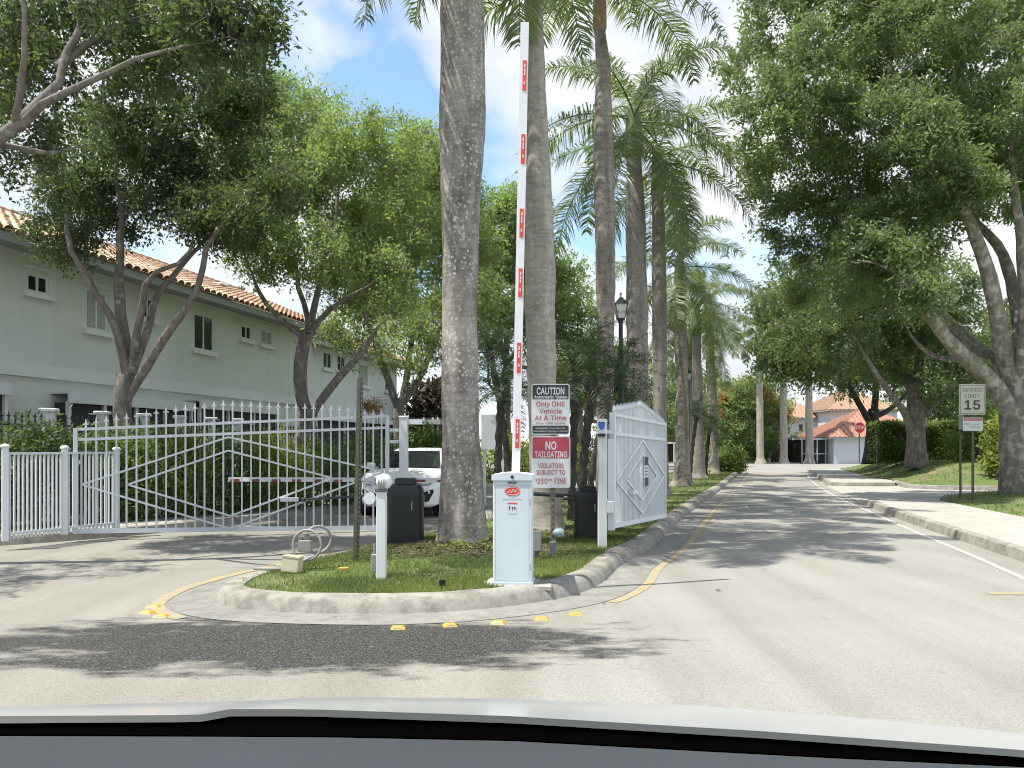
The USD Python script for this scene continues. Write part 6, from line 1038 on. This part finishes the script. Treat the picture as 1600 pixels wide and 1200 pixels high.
for sgn in (1, -1):
    for l0, l1, l2, l3 in ((1.38, 1.90, 2.48, 2.48), (2.56, 2.56, 3.25, 3.5)):
        m = MB(); f = lambda l, t: CW(l, sgn * (.80 + (.615 - .80) * t + .012), 1.09 + (1.425 - 1.09) * t); m.quad(f(l0, 0), f(l1, 1), f(l2, 1), f(l3 if l3 > l2 else l2, 0)); m.build('side_window', M['car_glass'], car)
    for l in (.86, 3.52):
        c = CW(l, sgn * .80, .335); ax = cv_ * sgn; m = MB(); 
        ang = np.arange(24) * 2 * np.pi / 24; ring = lambda r_, o_: [c + ax * o_ + cu * math.cos(t) * r_ + np.array([0, 0, math.sin(t) * r_]) for t in ang]
        def drum(mb, prof): 
            v = np.vstack([ring(r_, o_) for r_, o_ in prof]); a_, b_2 = np.meshgrid(np.arange(len(prof) - 1), np.arange(24), indexing='ij'); b3 = (b_2 + 1) % 24; mb.add(v, np.stack([a_ * 24 + b_2, a_ * 24 + b3, (a_ + 1) * 24 + b3, (a_ + 1) * 24 + b_2], -1).reshape(-1, 4))
        drum(m, [(.0, -.1), (.33, -.1), (.335, .08), (.32, .115), (.235, .12), (.23, .09), (.0, .09)]); wh = m.build('wheel', M['tyre'], car)
        m = MB()
        for t in np.arange(5) * 2 * np.pi / 5: m.bar(c + ax * .105, c + ax * .112 + cu * math.cos(t) * .22 + np.array([0, 0, math.sin(t) * .22]), .05, .02, ax)
        drum(m, [(.235, .10), (.235, .122), (.205, .122), (.205, .10)]); m.build('rim', M['rim'], wh)
        m = MB(); drum(m, [(.345, .0), (.385, .128), (.345, .128)]); m.build('wheel_arch', M['black'], car)
    m = MB(); c = CW(1.42, sgn * .98, 1.10); v = np.array([[a_ * .09, b_ * .10, d_ * .065] for a_ in (-1, 1) for b_ in (-.8, 1) for d_ in (-.7, 1)]); m.box(c, (.20, .12, .13), rz=-math.degrees(CA), ch=.03); m.bar(CW(1.42, sgn * .88, 1.06), c, .04); m.build('mirror', M['car_white'], car)
def on_front(pts, out=.008):
    """lays a patch outline (across, height) onto the car's nose"""
    from shapely import segmentize
    g = segmentize(Polygon(pts), .05); v2, f = trimesh.creation.triangulate_polygon(g, engine='earcut'); o = np.array([CW(-2, y, z) for y, z in v2]); d = np.tile(cu, (len(o), 1)); loc, ri, _ = body_tm.ray.intersects_location(o, d, multiple_hits=False)
    res = o + cu * 2.3; res[ri] = loc; return res - cu * out, f
for sgn in (1, -1):
    MB().add(*on_front([(sgn * a_, b_) for a_, b_ in ((.42, .745), (.60, .80), (.80, .83), (.82, .79), (.70, .70), (.50, .69))])).build('headlight', M['lamp_clear'], car)
    MB().add(*on_front([(sgn * a_, b_) for a_, b_ in ((.60, .55), (.78, .62), (.80, .56), (.70, .36), (.62, .34))])).build('fog_vent', M['black'], car)
MB().add(*on_front([(-.42, .74), (.42, .74), (.44, .70), (-.44, .70)])).build('upper_grille', M['black'], car); MB().add(*on_front([(-.55, .54), (.55, .54), (.62, .32), (-.62, .32)])).build('lower_grille', M['black'], car)
MB().add(*on_front([(-.18, .48), (.18, .48), (.18, .40), (-.18, .40)], .016)).build('number_plate', M['sign_white'], car)
# far odds and ends at the end of the street
for lab, px, Yq in (('white bin at the far patio, nearer the flame tree trunk', 1163, 80.5), ('white bin at the far patio by the flowering hedge', 1142, 79.8)):
    t = thing('rubbish_bin', lab, 'bin', P(px, 722, Yq), 'white bins at the far patio'); c = P(px, 700, Yq) * [1, 1, 0]; m = MB(); v = np.array([[sx * a_, sy * a_, z] for z, a_ in ((0, .24), (1.0, .31)) for sx in (-1, 1) for sy in (-1, 1)]) + c; m.tm(trimesh.convex.convex_hull(v)); m.build('body', M['trim'], t); m = MB(); m.box(c + [0, 0, 1.04], (.66, .68, .07), ch=.02); m.build('lid', M['trim'], t)
# ------------------------------------------------------------------ our own car's bonnet and dashboard
oc = thing('own_car', 'white bonnet, black scuttle and grey dashboard along the bottom edge', 'car', (0, 1.2, 0))
xs = np.linspace(-1.35, 1.35, 61); n = len(xs)
def front_edge(x): px = 800 + x / 1.9 * FPX; return 1.5 - (np.interp(px, [-200, 0, 250, 500, 800, 1100, 1400, 1600, 1800], [1106, 1101, 1096, 1093, 1093, 1100, 1117, 1131, 1150]) - 700) / FPX * 1.9
def rear_edge(x): px = 800 + x / 1.15 * FPX; return 1.5 - (np.interp(px, [-400, 0, 310, 345, 480, 800, 1200, 1600, 2000], [1120, 1119, 1117, 1108, 1108, 1119, 1143, 1172, 1210]) - 700) / FPX * 1.15
yf = 1.9 - .10 * (xs / 1.2) ** 2; ff = np.array([front_edge(x) for x in xs]); rr_ = np.array([rear_edge(x) for x in xs]); T = np.linspace(0, 1, 12); gv = []
for t in T: yq = 1.15 + (yf - 1.15) * t; zz = rr_ + (ff - rr_) * t + .012 * np.sin(np.pi * t); gv.append(np.column_stack([xs, yq, zz]))
gv.append(np.column_stack([xs, yf + .05, ff - .03])); gv.append(np.column_stack([xs, yf + .10, ff - .16])); gv.append(np.column_stack([xs, yf + .10, ff - .5]))
gv = np.vstack(gv); R_ = len(gv) // n; i, j = np.meshgrid(np.arange(R_ - 1), np.arange(n - 1), indexing='ij'); MB().add(gv, np.stack([i * n + j, i * n + j + 1, (i + 1) * n + j + 1, (i + 1) * n + j], -1).reshape(-1, 4)).build('bonnet', M['hood'], oc, smooth=True)
def dash_edge(x): px = 800 + x / .75 * FPX; return 1.5 - (np.interp(px, [-400, 0, 500, 800, 1000, 1300, 1600, 2000], [1149, 1150, 1152, 1158, 1169, 1185, 1199, 1215]) - 700) / FPX * .75
de = np.array([dash_edge(x) for x in xs]); m = MB(); rows = [np.column_stack([xs, np.full(n, 1.155), rr_ - .012]), np.column_stack([xs, np.full(n, 1.14), rr_ - .05]), np.column_stack([xs, np.full(n, .95), de - .085]), np.column_stack([xs, np.full(n, .80), de - .022]), np.column_stack([xs, np.full(n, .765), de - .004])]
i, j = np.meshgrid(np.arange(len(rows) - 1), np.arange(n - 1), indexing='ij'); m.add(np.vstack(rows), np.stack([i * n + j, i * n + j + 1, (i + 1) * n + j + 1, (i + 1) * n + j], -1).reshape(-1, 4)); m.build('scuttle', M['cowl'], oc, smooth=True)
rows = [np.column_stack([xs, np.full(n, y), de + dz]) for y, dz in ((.764, -.02), (.76, -.004), (.75, .0), (.73, .006), (.70, .010), (.66, .016), (.65, .012), (.60, .02), (.45, .035), (.28, .03), (.24, -.05))]
i, j = np.meshgrid(np.arange(len(rows) - 1), np.arange(n - 1), indexing='ij'); m = MB(); m.add(np.vstack(rows), np.stack([i * n + j, i * n + j + 1, (i + 1) * n + j + 1, (i + 1) * n + j], -1).reshape(-1, 4)); m.build('dashboard', M['dash'], oc, smooth=True)
